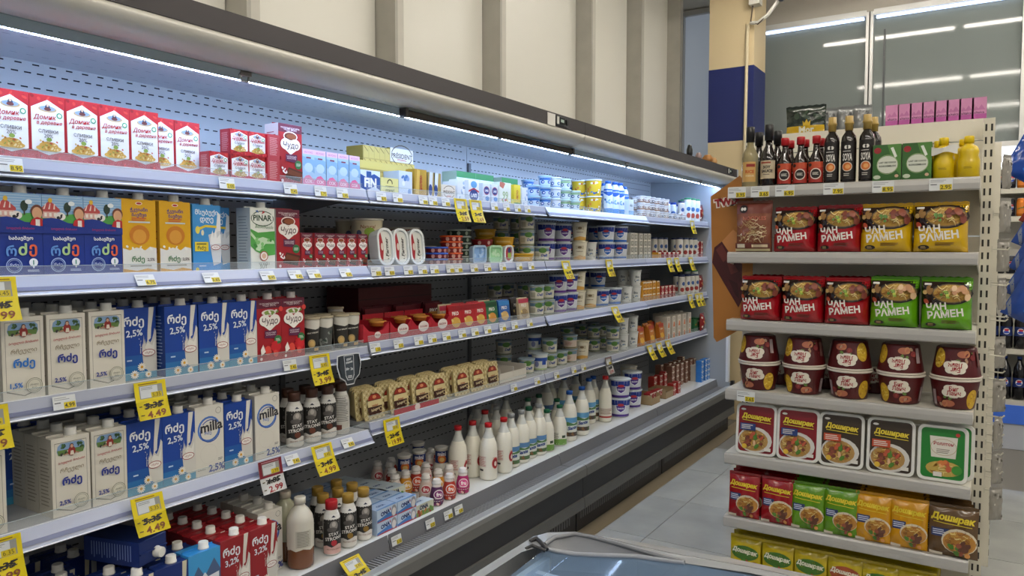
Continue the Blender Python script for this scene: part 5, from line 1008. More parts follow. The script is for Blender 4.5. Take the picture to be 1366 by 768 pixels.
for t in range(2):
    tn = ('lower tier', 'upper tier')[t]; f = S('ona', 5, [516.5, 543], 'blue and white curd box, ' + tn, lift=.0505*t)
    for r in range(1, 7): row([put('ona', (q.location.x-.063*r, q.location.y-.012*r, q.location.z), PI/2) for q in f], 'blue and white curd box, %s, %s row behind' % (tn, ORD[r-1]), WH[5], 'blue and white curd boxes')
f = S('ona_green', 5, 565, 'curd box with food picture, front'); 
for t in range(2):
    for r in range(2, 7): row([put('ona_green', (f[0].location.x-.063*r, f[0].location.y-.012*r-.004, f[0].location.z+.0505*t), PI/2)], 'curd box with food picture, %s tier, %s row behind' % (('lower', 'upper')[t], ORD[r-1]), WH[5], 'curd boxes with food picture')
S(['yog_purple', 'yog_red', 'yog_pink'], 5, [582.5, 599.5, 617.5], 'small round drinking yogurt, front row'); S(['yog_white', 'yog_orange', 'yog_white'], 5, [568, 584.5, 599], 'small round drinking yogurt, second row', back=.085)
for r in range(3): S(['yog_white', 'yog_red', 'yog_white', 'yog_orange', 'yog_red', 'yog_white'][r:r+5], 5, [519+4*r, 533+4*r, 547+4*r, 560+4*r, 573+4*r], 'small drinking yogurt, %s row back' % ORD[2+r], back=.34-.07*r)
S('topping_tube', 5, [553, 571, 589], 'topped yogurt with upright tube', back=.20); S('topping_tube', 5, 563, 'topped yogurt with upright tube, behind the others', back=.29)
S('milk_red', 5, [611, 630.5], 'milk bottle with red cap, back pair', back=.10); S('milk_red', 5, [651.5, 672], 'milk bottle with red cap, front pair', back=.01); S('milk_red', 5, 647, 'milk bottle with red cap in the rear', back=.19)
S('milk_silver', 5, [637, 646, 659, 675], 'milk bottle with grey cap, rear row', back=.30); S('milk_silver', 5, [662], 'milk bottle with grey cap behind red caps', back=.2); S('milk_grey', 5, [682, 695.5, 719], 'milk bottle with grey cap and green label', back=.03); S('milk_green', 5, 708, 'milk bottle with green cap between grey caps', back=.04); S('milk_green', 5, [704, 719], 'milk bottle with green cap, rear', back=.17)
S('milk_green_small', 5, [729.5, 746.5], 'shorter milk bottle with green cap and green base', back=.03); S('milk_green_small', 5, 743, 'shorter milk bottle with green cap, rear', back=.13)
S('milk_navy', 5, [729, 742.5], 'milk bottle with navy cap', back=.32); S('milk_blue', 5, [759.5, 776], 'milk bottle with blue cap and label, front', back=.03); S('milk_blue', 5, [785.5, 794], 'milk bottle with blue cap, rear', back=.13); S('milk_blue', 5, [752, 768], 'milk bottle with blue cap, farthest row', back=.30)
S('milk_redtall', 5, 807.5, 'tall milk bottle with red cap beside buckets', back=.06)
tub('bucket_big', 'yogurt_bucket', .069, .060, .128, 'c9ced6', 'c2cad2', a_bucket('4a2f86', 'SANTE')); tub('pot_big', 'yogurt_bucket', .062, .050, .135, 'cfcbbb', 'd3d3cb', a_creamy)
stacks('bucket_big', 5, [827], 2, 'large purple and white yogurt bucket in front', back=.02); stacks('bucket_big', 5, [843], 2, 'large purple and white yogurt bucket further right', back=.07); stacks('pot_big', 5, [857], 2, 'large cream coloured yogurt bucket', back=.06)
S('brown_tray', 5, [875, 895], 'low brown cardboard tray', back=.03)
for i, p in enumerate((869, 873, 878, 882)): S('red_cup_box', 5, p, 'red sachet in the cardboard tray, %s one' % ORD[i], back=.06, lift=.03); ITEMS.pop()
stacks('red_box', 5, [876, 882, 888, 894], [3, 3, 3, 3], 'red and white dessert box', back=.16); stacks('brown_cup', 5, [898, 904, 910, 916, 922, 927], 4, 'brown dessert cup pack', back=.14); stacks('red_box', 5, [900, 906], 2, 'red dessert box before brown cups', back=.03); stacks('white_cup', 5, [931, 935], 3, 'white dessert cup pack', back=.08)
stacks('blue_cup', 5, [937, 942, 947], 4, 'bright blue dessert cup pack', back=.035); stacks('white_cup', 5, [936, 941, 945], 3, 'white dessert cup pack behind the blue ones', back=.10)

# rear rows that fill the shelves
stacks(['tub_blue', 'tub_green', 'tub_blue', 'tub_white'], 1, [704, 733, 758, 770], 3, 'yogurt tub in the deep rear row', back=.20)
stacks(['tub_jar', 'tub_jar_dark', 'tub_jar', 'tub_jar', 'tub_jar_dark', 'tub_jar'], 1, [847, 853, 860, 866, 872, 878], 3, 'dessert cup in the second row', back=.09)
S('white_blue_bottle', 1, [806, 815, 824, 833], 'white kefir bottle with blue top, rear row', back=.12); S('can_green', 1, [912, 918, 924], 'white bottle with green cap, rear row', back=.09); S('can_blue', 1, [882, 888, 894, 902], 'small blue capped bottle, rear row', back=.16)
stacks('grey_cup', 2, [840, 846, 852, 858, 864], 4, 'grey white dessert box, second row', back=.07); S('can_tall', 2, [899, 907, 914, 921], 'tall pale can, second row', back=.09); stacks('bucket_blue', 2, [813, 829], 2, 'blue and white yogurt bucket, deep row', back=.26)
stacks('yellow_box', 3, [854, 860, 866, 872], 3, 'mustard yellow dessert box, second row', back=.07); S('can_tall', 3, [902, 910, 917, 924], 'tall white can, second row', back=.08); stacks('white_pot', 3, [830, 842], 2, 'white sour cream pot, second row', back=.10)
stacks('white_orange_box', 4, [888, 895, 902, 909], 2, 'white dessert box, second row', back=.12); stacks('white_pot', 4, [826, 838], 2, 'white sour cream pot, second row', back=.10)
stacks('brown_cup', 5, [888, 894, 900, 906, 912, 918], 4, 'brown dessert cup pack, second row', back=.21)
settle()
# ------------------------------------------------------------------ end rack goods: kinds
def bag(name, obj, W, H, D, c, art, cat='noodles', N=18, pw=4, crimp=.10, label=None, wr=.0016, seed=3):
    rd = random.Random(seed); ph = [rd.uniform(0, 6) for _ in range(4)]
    def prof(u, v):
        e = (1-abs(2*u-1)**pw)*(1-abs(2*v-1)**pw); e = max(e, 0)**.6
        w_ = wr*(math.sin(14*u+9*v+ph[0])+math.sin(23*v-11*u+ph[1])+.6*math.sin(31*u+ph[2]))*(.4+.6*(1-e)+.25)
        return D/2*e + w_*min(1, e*3)
    b = MB()
    for sgn in (-1, 1):
        vs = []; fs = []
        for j in range(N+1):
            for i in range(N+1):
                u, v = i/N, j/N; ww = W*(1-.03*math.sin(PI*v)); vs.append(((u-.5)*ww, sgn*prof(u, v), v*H))
        for j in range(N):
            for i in range(N):
                q = (j*(N+1)+i, j*(N+1)+i+1, (j+1)*(N+1)+i+1, (j+1)*(N+1)+i); fs.append(q if sgn < 0 else q[::-1])
        b.add(vs, fs, M(c, .16, coat=.6), True)
    P = [('pouch', b.mesh('pouch'))]
    fl_ = MB(); T = .012; zz = [0.0, .004]; vs = []; fs = []
    for i in range(13): x = (i/12-.5)*W; t = .0015*(1 if i % 2 else -1); vs += [(x, .001, H-.002), (x, -.001, H+T+t)]
    for i in range(12): fs.append((2*i, 2*i+2, 2*i+3, 2*i+1))
    fl_.add(vs, fs, M(c, .2, coat=.5)); P.append(('crimped_edge', fl_.mesh('crimped_edge')))
    w_, h_ = W*.96, H*.96; a = Art(w_, h_); art(a)
    P.append(('front_print', a.mesh('front_print', lambda x, y, o: ((x/w_-.5)*w_*(1-.03*math.sin(PI*y/h_)), -prof((x/W)+.02, (y/H)+.02)-o-.0012, y+H*.02), cutu=18, cutv=18, step=.0003)))
    kind(name, obj, cat, W, D, H+T, P)
def gloss(m): return M(m, .2, coat=.5)
FOOD = ['c9a04a', 'b5832f', 'd9bf73', '8f5a2a', 'e0cc8a']
def a_chan(c, meat, veg):
    def f(a):
        a.rect(0,1,0,1,gloss(c)); a.poly([(0,.50),(.35,.52),(.7,.58),(1,.66),(1,1),(0,1)],gloss('2a1a16'))
        a.ell(.60,.76,.44,.26,'1b1210'); a.ell(.60,.76,.40,.225,'6b5a44'); a.ell(.60,.76,.37,.20,'b08a3c'); a.noodles(.56,.76,.36,.19,44,FOOD,4); a.blobs(.58,.95,.68,.88,10,meat,.05,.10,3); a.blobs(.38,.58,.66,.82,5,veg,.03,.06,5)
        a.blobs(.02,.22,.55,.9,8,['8f6a3a','c9a86a','3a2a20','a8452a'],.04,.08,6); a.rect(.05,.2,.93,.975,'d9d6d0')
        a.poly([(0,.0),(1,.0),(1,.56),(.72,.50),(.4,.44),(0,.42)],gloss(c))
        a.text('ЧАН',.30,.485,w=.42,h=.17,m='ded9d0',bold=.035,rot=.10); a.text('РАМЕН',.49,.335,w=.74,h=.18,m='ded9d0',bold=.035,rot=.13)
        a.ell(.2,.09,.11,.05,'241a16'); a.lines(.14,.26,.06,.12,2,'d0b070'); a.lines(.42,.80,.12,.2,3,M('5f3a2a',.3))
    return f
MEAT = ['5f2a22', '7a3a2c', '8a4a36']; VEG = ['86a23a', 'b5c24a', '4f7a2c']
bag('chan_red', 'ramen_multipack', .165, .175, .10, '8e0f18', a_chan('990f1a', MEAT, VEG)); bag('chan_yellow', 'ramen_multipack', .182, .178, .10, 'c29a0e', a_chan('c9a20e', MEAT, ['4f7a2c', '8e2a20']), seed=5); bag('chan_green', 'ramen_multipack', .168, .182, .10, '4f8a10', a_chan('5c9a12', ['c99a72', 'd9b890', 'b5845c'], VEG), seed=8)
bag('chan_red2', 'ramen_multipack', .165, .178, .10, '8e0f18', a_chan('990f1a', MEAT, VEG), seed=11)
def a_noodle(a):
    a.rect(0,1,0,1,gloss('7f4a34')); a.rect(0,1,.8,1,'6a2f24'); a.ell(.22,.90,.13,.12,'16161a'); a.ell(.18,.90,.04,.05,'d9d6d0'); a.ell(.26,.90,.04,.05,'d9d6d0'); a.text('NOODLES',.55,.70,w=.68,m='b5604a',bold=.02); a.noodles(.5,.42,.46,.40,46,['cbb083','b5976a','d9c6a0','9a7a50'],3); a.rect(0,1,.06,.17,'5f2a22'); a.rect(.06,.3,.07,.15,'c9bfa8'); a.rect(.5,.95,.08,.14,'c2b090'); a.rect(0,1,0,.05,'c6b68a')
bag('noodle_pack', 'noodle_pack', .15, .205, .055, '6f3a2a', a_noodle)
bag('dark_wrap', 'noodle_pack', .16, .06, .10, '1a1614', lambda a: a.blobs(.1,.9,.1,.9,6,['2a2320','3a2a24'],.06,.12,3), wr=.004)
def a_dosh(c, dark=False):
    def f(a):
        a.rect(0,1,0,1,gloss(c)); a.text('Доширак',.5,.80,w=.92,m='d6bf2c',bold=.05,shear=.12,rot=-.06); a.poly([(.08,.715),(.9,.68),(.9,.665),(.08,.70)],'d6bf2c')
        a.rect(.04,.42,.40,.58,'24325f'); a.lines(.07,.38,.43,.56,3,'c9cfe0'); a.ell(.64,.34,.38,.30,'cfc4ac'); a.ell(.64,.32,.35,.26,'b5803a'); a.noodles(.62,.40,.32,.18,28,FOOD,5); a.blobs(.42,.92,.08,.34,18,['5f3a2c','8a4a36','6f2f24','4f7a2c','c98a4a'],.05,.09,6); a.rect(.02,.3,.02,.08,'d0c4b0')
    return f
for nm, c in (('dosh_red','8e0f18'), ('dosh_green','5a8a14'), ('dosh_yellow','c28a0c'), ('dosh_brown','5a4226')): bag(nm, 'noodle_bag', .132 if nm != 'dosh_brown' else .165, .182, .035, c, a_dosh(c), seed=hash(nm) % 7 if False else len(nm))
def a_dosh2(a): a.rect(0,1,0,1,gloss('b5a00e')); a.ell(.5,.62,.46,.24,'3f6a24'); a.text('Доширак',.5,.66,w=.84,m='e0dcc6',bold=.05,shear=.12,rot=-.08); a.blobs(.1,.9,.1,.4,10,['8a5a2a','c9b04a','4f7a2c','a8452a'],.06,.12,4)
def a_dosh3(a): a.rect(0,1,0,1,gloss('b5a00e')); a.ell(.5,.62,.46,.24,'9c4a2a'); a.text('Доширак',.5,.66,w=.84,m='e0dcc6',bold=.05,shear=.12,rot=-.08); a.blobs(.1,.9,.1,.4,10,['8a5a2a','c9b04a','a8452a'],.06,.12,4)
bag('dosh_low', 'noodle_bag', .135, .155, .035, 'a8930c', a_dosh2); bag('dosh_low2', 'noodle_bag', .135, .155, .035, 'a8930c', a_dosh3)
def a_tray(c, box):
    def f(a):
        a.rect(.02,.98,.02,.98,gloss(c)); a.ell(.48,.27,.48,.37,'c9c6c0'); a.ell(.44,.26,.41,.31,'a8834a'); a.noodles(.44,.26,.38,.28,40,FOOD,6); a.blobs(.2,.7,.12,.40,16,['6f3a2c','8a4a36','b5563a','4f7a2c','d9b08a'],.05,.09,4)
        a.text('Доширак',.52,.76,w=.82,m='d6c03a',bold=.05,shear=.1,rot=-.06); a.poly([(.12,.70),(.92,.665),(.92,.65),(.12,.685)],'d6c03a'); a.ell(.14,.92,.07,.03,'d0ccc4'); a.rect(.06,.50,.47,.62,box); a.lines(.10,.44,.49,.6,3,'d3cfc6'); a.ell(.2,.12,.07,.07,'d6b03a'); a.rect(.76,.94,.06,.13,'d6d2ca')
    return f
def a_tray5(a): a.rect(.02,.98,.02,.98,gloss('2a7a34')); a.poly([(.24,.42),(.80,.42),(.84,.84),(.20,.84)],'d3cfc4'); a.ring(.52,.63,.3,.012,'a8926a',ry=.22); a.text('Роллтон',.52,.70,w=.46,m='93242a',bold=.03); a.lines(.36,.68,.5,.6,3,'7a7468'); a.ell(.54,.2,.42,.2,'b59a4a'); a.noodles(.5,.2,.34,.14,14,FOOD,3); a.blobs(.42,.66,.2,.34,7,['c9763c','b5563a','d9a06a'],.06,.1,3); a.ell(.84,.2,.12,.12,'3f8a34'); a.rect(.3,.5,.04,.13,'d6d2ca'); a.ell(.84,.9,.05,.05,'a8302a')
for nm, c, bx in (('tray_red','7a141c','24386f'), ('tray_brown','3f352c','b5482a')): plate(nm, 'noodle_tray', .170, .218, .05, .024, 'd6d6d0', c, a_tray(c, bx), 'noodles', inset=.001, rimw=.011)
plate('tray_green', 'noodle_tray', .168, .212, .05, .024, 'd6d6d0', '2a7a34', a_tray5, 'noodles', inset=.001, rimw=.012)
def a_big(v):
    def f(a):
        a.rect(0,1,0,1,M('4c1012',.3,coat=.3))
        q = v % 3; un, ua, uw = ((.78,.38,.06), (.22,.62,.88), (.82,.42,.14))[q]
        a.ell(un,.36,.11,.17,'c9a22c'); a.noodles(un,.36,.10,.15,18,['d9b83a','b5862a','e0c860'],3+v); a.ell(ua,.18,.10,.06,'a8644a'); a.ell(ua-.06,.16,.05,.06,'b5764f'); a.ell(ua-.16,.3,.05,.05,'7a2a2a'); a.blobs(ua-.24,ua+.1,.08,.5,7,['5f7a3a','8e3a34','6f2a2c','a8866a'],.02,.04,4+v)
        a.rect(uw,uw+.07,.08,.66,'9a8a8a' if q else '6f4a44')
        for (u_,v_,r_) in ((.43,.76,.075),(.5,.78,.08),(.57,.76,.075),(.40,.60,.075),(.5,.60,.10),(.60,.60,.075),(.5,.68,.12)): a.ell(u_,v_,r_,r_*.9,'d9d2c2')
        a.text('Биг',.5,.765,w=.13,h=.085,m='93242a',bold=.03); a.text('Ланч',.5,.60,w=.20,h=.085,m='93242a',bold=.03); a.lines(.44,.58,.40,.44,1,'b5a49a')
    return f
for v in range(3): tub('big_lunch_%d' % v, 'noodle_tub', .084, .066, .116, '4c1012', 'cfc6b8', a_big(v), arc=2.9, n=28, cat='noodles')
# sauces
bottle('tall_soy', 'soy_sauce_bottle', [(.024,0),(.0285,.004),(.029,.012),(.029,.165),(.026,.182),(.014,.200),(.0125,.212)], M('140d0c', .12, coat=.5), '9a8040', .0155, .050, lambda a: (a.rect(.1,.9,.0,1,'17120f'), a.ell(.42,.84,.09,.10,'d6d3cc'), a.ell(.58,.84,.09,.10,'d6d3cc'), a.ell(.5,.84,.05,.07,'17120f'), a.lines(.25,.75,.72,.75,1,'d6d3cc'), a.text('SOYA',.5,.58,w=.5,h=.42,m='d6d3cc',bold=.03), a.ell(.5,.33,.27,.27,'c9c3b6'), a.ell(.5,.33,.23,.23,'c46a2a'), a.ell(.52,.33,.12,.12,'d99a5a'), a.lines(.33,.67,.08,.17,2,'b9b4aa')), 2.4, .012, .15, n=12, capprof=[(.0150,.205),(.0150,.228),(.0175,.230),(.0175,.238),(.0150,.240),(.0145,.262)])
bottle('small_soy', 'soy_sauce_bottle', [(.026,0),(.029,.004),(.029,.088),(.026,.105),(.014,.130),(.012,.150),(.012,.165)], M('1a0c0a', .12, coat=.5), 'a3141c', .0165, .030, lambda a: (a.rect(0,1,0,1,'9c2a20'), a.poly([(0,.6),(1,.75),(1,1),(0,1)],'b5482a'), a.ring(.55,.42,.32,.05,'d9d3c8'), a.ell(.55,.42,.26,.26,'1c1614'), a.lines(.38,.72,.36,.5,3,'d9d3c8'), a.ell(.2,.86,.13,.1,'1a1614')), 2.4, .006, .082, n=14)
bottle('rice_vinegar', 'vinegar_bottle', [(.030,0),(.033,.004),(.033,.120),(.030,.140),(.015,.168),(.013,.190)], M('b9ac84', .08, trans=.5, ior=1.3), '141416', .0175, .062, lambda a: (a.rect(.1,.95,.08,.75,'c49a58'), a.rect(.4,.9,.58,.68,'8e2a20'), a.text('RICE',.6,.42,w=.5,m='b5561f',bold=.05), a.text('VINEGAR',.6,.28,w=.5,m='d9cdae',bold=.02)), 2.2, .01, .125)
bottle('soy_label', 'soy_sauce_bottle', [(.030,0),(.033,.004),(.033,.110),(.030,.135),(.015,.168),(.013,.192)], M('120c0a', .12, coat=.5), '121214', .018, .064, lambda a: (a.rect(.05,.95,.0,1,'b5a88c'), a.rect(.15,.7,.84,.93,'8e3a24'), a.text('SOY',.5,.64,w=.4,m='2c2620',bold=.05), a.text('SAUCE',.5,.42,w=.6,m='2c2620',bold=.05), a.lines(.3,.7,.2,.27,1,'4a4036')), 2.4, .030, .075)
bottle('dark_cap_bottle', 'soy_sauce_bottle', [(.028,0),(.030,.004),(.030,.11),(.026,.135),(.013,.165),(.012,.185)], M('17100e', .12, coat=.5), '141416', .0175, .055, None)
bottle('lemon', 'lemon_juice_bottle', [(.030,0),(.036,.004),(.037,.060),(.031,.080),(.034,.095),(.028,.112),(.014,.122),(.014,.128)], M('c9ac0c', .3, coat=.3), 'd6b80e', .0165, .024, lambda a: (a.lines(.3,.7,.45,.6,2,'8f7a14'),), 2.0, .006, .055)
def a_coco(a): a.rect(0,1,0,1,'2c5a22'); a.poly([(.5,1),(.8,.3),(1,.1),(1,1)],'4a7a34'); a.ell(.17,.84,.13,.12,'93242a'); a.ell(.52,.44,.36,.34,'c9cdbf'); a.ring(.52,.44,.38,.025,'8aa070'); a.text('LAIT DE COCO',.52,.5,w=.6,m='2c3a2a',bold=.04); a.text('KOKOSMILCH',.52,.40,w=.58,m='2c3a2a',bold=.04); a.poly([(.62,.9),(.72,.92),(.86,.66),(.78,.62)],'d6dcd0'); a.ell(.16,.1,.13,.08,'b5bfa8'); a.ell(.85,.12,.07,.06,'c9a48a')
box_kind('coco', 'coconut_milk_pack', .098, .05, .137, '2c5a22', a_coco, cat='carton', side=lambda a: a.rect(0,1,0,1,'b9b8aa'))
def a_pink(a): a.rect(0,1,0,1,'c383ac'); a.rect(0,1,0,.36,'a84f92'); a.poly([(.1,.5),(.3,.66),(.45,.56),(.65,.72),(.9,.52)],'b06a9a'); a.text('altaica',.5,.42,w=.7,m='5f2a5a',bold=.02)
box_kind('pink_box', 'pink_box', .052, .04, .105, 'b9729f', a_pink, cat='box')
def a_foil(a): a.rect(0,1,0,1,gloss('1e2a20')); a.rect(0,1,.06,.36,gloss('b59412')); a.poly([(.46,.36),(.44,.55),(.5,.46),(.55,.6),(.6,.46),(.66,.55),(.64,.36)],'c9a82c'); a.text('Mor',.55,.22,w=.4,m='c9c9b8',bold=.04); a.blobs(.1,.9,.5,.9,6,[gloss('2f3f30'),gloss('141c16')],.06,.14,3)
bag('coffee_foil', 'coffee_bag', .175, .13, .05, '1e2a20', a_foil, cat='bag'); bag('silver_foil', 'snack_bag', .075, .12, .045, '6f7272', lambda a: a.blobs(.1,.9,.1,.9,9,[gloss('9a9c9c'),gloss('3a3c3e'),gloss('b5b5b0')],.05,.12,3), cat='bag')
# ------------------------------------------------------------------ end rack goods: where they stand
RW = {1: 'on top rack shelf', 2: 'on second rack shelf', 3: 'on third rack shelf', 4: 'on fourth rack shelf', 5: 'on fifth rack shelf', 6: 'on sixth rack shelf', 7: 'on rack base'}
def R(k, s, pxs, desc, back=0.0, lift=0.0, turn=0.0, lean=0.0):
    pxs = pxs if isinstance(pxs, (list, tuple)) else [pxs]; ks = k if isinstance(k, (list, tuple)) else [k]*len(pxs)
    return row([rack_put(kk, s, p, back, lift, turn, lean) for kk, p in zip(ks, pxs)], desc, RW[s], '%s %s' % (desc, RW[s]))
R('rice_vinegar', 1, 998, 'pale rice vinegar bottle with black cap'); R('soy_label', 1, 1023, 'soy sauce bottle with beige label'); R('dark_cap_bottle', 1, [1010, 1035], 'black capped sauce bottle, row behind', back=.09)
R('small_soy', 1, [1045, 1066, 1087], 'small soy sauce bottle with red cap'); R('small_soy', 1, [1052, 1072, 1093], 'small red capped soy bottle, row behind', back=.09)
R('tall_soy', 1, [1108, 1130.5, 1155], 'tall dark soy bottle with gold cap'); R('tall_soy', 1, [1164], 'tall gold capped soy bottle, row behind', back=.08)
R('coco', 1, [1183, 1223], 'green coconut milk pack with white circle'); R('lemon', 1, [1258, 1292], 'yellow lemon juice bottle'); R('lemon', 1, [1251, 1285], 'yellow lemon juice bottle, row behind', back=.085)
b = MB(); ly = GY+.006; lx = xpx(1258, ly, 1.9); lz = GZ[1]+.103; P_ = []
for i in range(17): t = -1+i/8; P_.append((lx+t*.046, ly-.004-.006*math.cos(t*1.3)+.01*abs(t), lz+.004*math.sin(t*3)))
b.add([(x, y, z+.017*(.75+.25*math.cos(2*PI*i/16))) for i, (x, y, z) in enumerate(P_)] + [(x, y, z-.017*(.75+.25*math.cos(2*PI*i/16))) for i, (x, y, z) in enumerate(P_)] + [(x, y+.001, z+.017*(.75+.25*math.cos(2*PI*i/16))) for i, (x, y, z) in enumerate(P_)] + [(x, y+.001, z-.017*(.75+.25*math.cos(2*PI*i/16))) for i, (x, y, z) in enumerate(P_)],
      [(17+i, 18+i, i+1, i) for i in range(16)] + [(34+i, 35+i, 52+i, 51+i) for i in range(16)], M('d0cfc8', .5), True)
tag(link('paper_ribbon', b.mesh('paper_ribbon')), 'white paper ribbon tied round the left yellow lemon bottle', 'ribbon')
R('noodle_pack', 2, 1004, 'brown and clear dry noodle pack'); R(['chan_red', 'chan_red2'], 2, [1058, 1118], 'red ramen multipack'); R('chan_yellow', 2, [1181, 1254], 'yellow ramen multipack')
R('chan_red2', 2, [1062, 1120], 'red ramen multipack, row behind', back=.115); R('chan_yellow', 2, [1183, 1252], 'yellow ramen multipack, row behind', back=.115)
R(['chan_red', 'chan_red2', 'chan_red'], 3, [1012, 1068.5, 1128], 'red ramen multipack'); R('chan_green', 3, [1191.5, 1262], 'green ramen multipack')
R(['chan_red2', 'chan_red', 'chan_red2'], 3, [1016, 1071, 1131], 'red ramen multipack, row behind', back=.115); R('chan_green', 3, [1194, 1260], 'green ramen multipack, row behind', back=.115)
pxs = [1006, 1067, 1129, 1198.5, 1272]
lo = R(['big_lunch_0', 'big_lunch_1', 'big_lunch_2', 'big_lunch_1', 'big_lunch_2'], 4, pxs, 'upright maroon noodle tub, lower')
up = []
for q, k in zip(lo, ('big_lunch_2', 'big_lunch_0', 'big_lunch_1', 'big_lunch_2', 'big_lunch_0')):
    o = put(k, (q.location.x+random.uniform(-.004, .004), q.location.y+.002, q.location.z+2*.1165), 0); o.rotation_euler = (0, PI, 0); up.append(o)
row(up, 'upside down maroon noodle tub, upper', RW[4], 'maroon noodle tubs upper')
R('big_lunch_0', 4, [1034, 1096, 1163], 'maroon noodle tub, row behind', back=.185)
R(['tray_red', 'tray_red', 'tray_brown', 'tray_brown', 'tray_green'], 5, [1007.5, 1063.5, 1121.5, 1187.5, 1257], 'noodle tray with printed film', back=.012, lean=-.10)
for o, t in zip([x for x in COL.objects if x.name.startswith('noodle_tray')], ('maroon noodle tray, leftmost', 'maroon noodle tray, second from left', 'brown noodle tray, left of two', 'brown noodle tray, right of two', 'green noodle tray')): o['label'] = t + ' ' + RW[5]
R('tray_green', 5, 1266, 'white backed noodle tray leaning behind the green one', back=.075, lean=-.08)
R(['dosh_red', 'dosh_red', 'dosh_green', 'dosh_green', 'dosh_yellow', 'dosh_yellow', 'dosh_brown'], 6, [991, 1035.5, 1076.5, 1121, 1164, 1212, 1271], 'noodle bag', lean=-.06)
for o, t in zip([x for x in COL.objects if x.name.startswith('noodle_bag')], ('red noodle bag, left of two', 'red noodle bag, right of two', 'green noodle bag, left of two', 'green noodle bag, right of two', 'yellow noodle bag, left of two', 'yellow noodle bag, right of two', 'brown noodle bag')): o['label'] = t + ' in the front row ' + RW[6]
for r in range(1, 4): R(['dosh_red', 'dosh_red', 'dosh_green', 'dosh_brown', 'dosh_yellow', 'dosh_yellow', 'dosh_brown'], 6, [993+3*r, 1036+3*r, 1078+2*r, 1122+2*r, 1165+r, 1213, 1266-2*r], 'noodle bag, %s row behind' % ORD[r-1], back=.045*r, lean=-.06)
for r in range(5): R(['dosh_low', 'dosh_low', 'dosh_low', 'dosh_low2', 'dosh_low', 'dosh_low'], 7, [993+4*r, 1036+3*r, 1080+3*r, 1126+3*r, 1173+2*r, 1222+2*r], 'lime yellow noodle bag, %s row' % ('front', 'second', 'third', 'fourth', 'fifth')[r], back=.03+.055*r, lean=-.06)
# upper ledge behind the rack: pink boxes and foil bags
b = MB(); b.box(GX0, GX1, GB+.022, GB+.30, 2.045, 2.065, gw); part('top_ledge', b, gd)
row([put('pink_box', (xpx(p, 3.66, 2.1), 3.68, 2.0655), 0) for p in (1190, 1206.5, 1222.5, 1239, 1255.5, 1272, 1289, 1306)], 'small pink box', 'on rack top', 'pink boxes')
o = put('coffee_foil', (xpx(1075, 3.68, 2.13), 3.68, 2.0655), 0); o['label'] = 'dark green and yellow foil coffee bag on the rack top'
row([put('silver_foil', (xpx(p, 3.72, 2.12), 3.74, 2.0655), .3) for p in (1106, 1128, 1150)], 'silver clear foil bag', 'behind gold capped bottles', 'foil bags on rack top')
# cardboard sign on the rack's side
sg = empty('cardboard_sign', (0, 0, 0)); SY = 3.305
def sp(px, py):
    d = _f + _r*((px-683)/FPX) - _r.cross(_f)*((py-384)/FPX); k = SY/d.y; return (d.x*k, CAM_H+d.z*k)
out = [sp(*q) for q in ((948, 262), (987, 234), (1004, 260), (1004, 425), (985, 440), (972, 448), (956, 456), (952, 450))]
b = MB(); n = len(out); b.add([(x, SY, z) for x, z in out]+[(x, SY+.006, z) for x, z in out], [tuple(range(n-1, -1, -1)), tuple(range(n, 2*n))]+[(i, (i+1) % n, (i+1) % n+n, i+n) for i in range(n)], M('9a6426', .6, var=.06, scale=8)); part('board', b, sg)
x0, z0 = sp(950, 455); x1, _z = sp(1002, 300); zz1 = sp(975, 240)[1]; W_, H_ = x1-x0, zz1-z0; a = Art(W_, H_)
def uv(px, py): q = sp(px, py); return ((q[0]-x0)/W_, (q[1]-z0)/H_)
u, v = uv(971, 269); a.text('TWIX', u, v, w=.78, m='d9cfc4', bold=.16, rot=.13); a.text('TWIX', u+.01, v+.002, w=.74, m='8e1a1c', bold=.06, rot=.13)
link('lettering', a.mesh('lettering', lambda x, y, o: (x0+x, SY-o, z0+y)), sg); a = Art(W_, H_)
a.poly([uv(953, 330), uv(963, 322), (uv(978, 345)), uv(990, 352), uv(990, 400), uv(985, 410), uv(966, 378), uv(950, 350)], M('43191a', .25)); a.poly([uv(955, 333), uv(963, 326), uv(972, 342), uv(965, 350)], M('5f2a24', .25)); a.poly([uv(968, 345), uv(978, 350), uv(985, 362), uv(975, 366)], M('5f2a24', .25)); a.poly([uv(972, 372), uv(984, 378), uv(986, 398), uv(980, 392)], M('331112', .25))
a.poly([uv(963, 322), uv(978, 306), uv(985, 312), uv(985, 345), uv(978, 343)], 'b57a44')
link('candy_picture', a.mesh('candy_picture', lambda x, y, o: (x0+x, SY-o, z0+y)), sg); tag(sg, 'brown cardboard sign with candy bar picture at the rack side', 'sign')
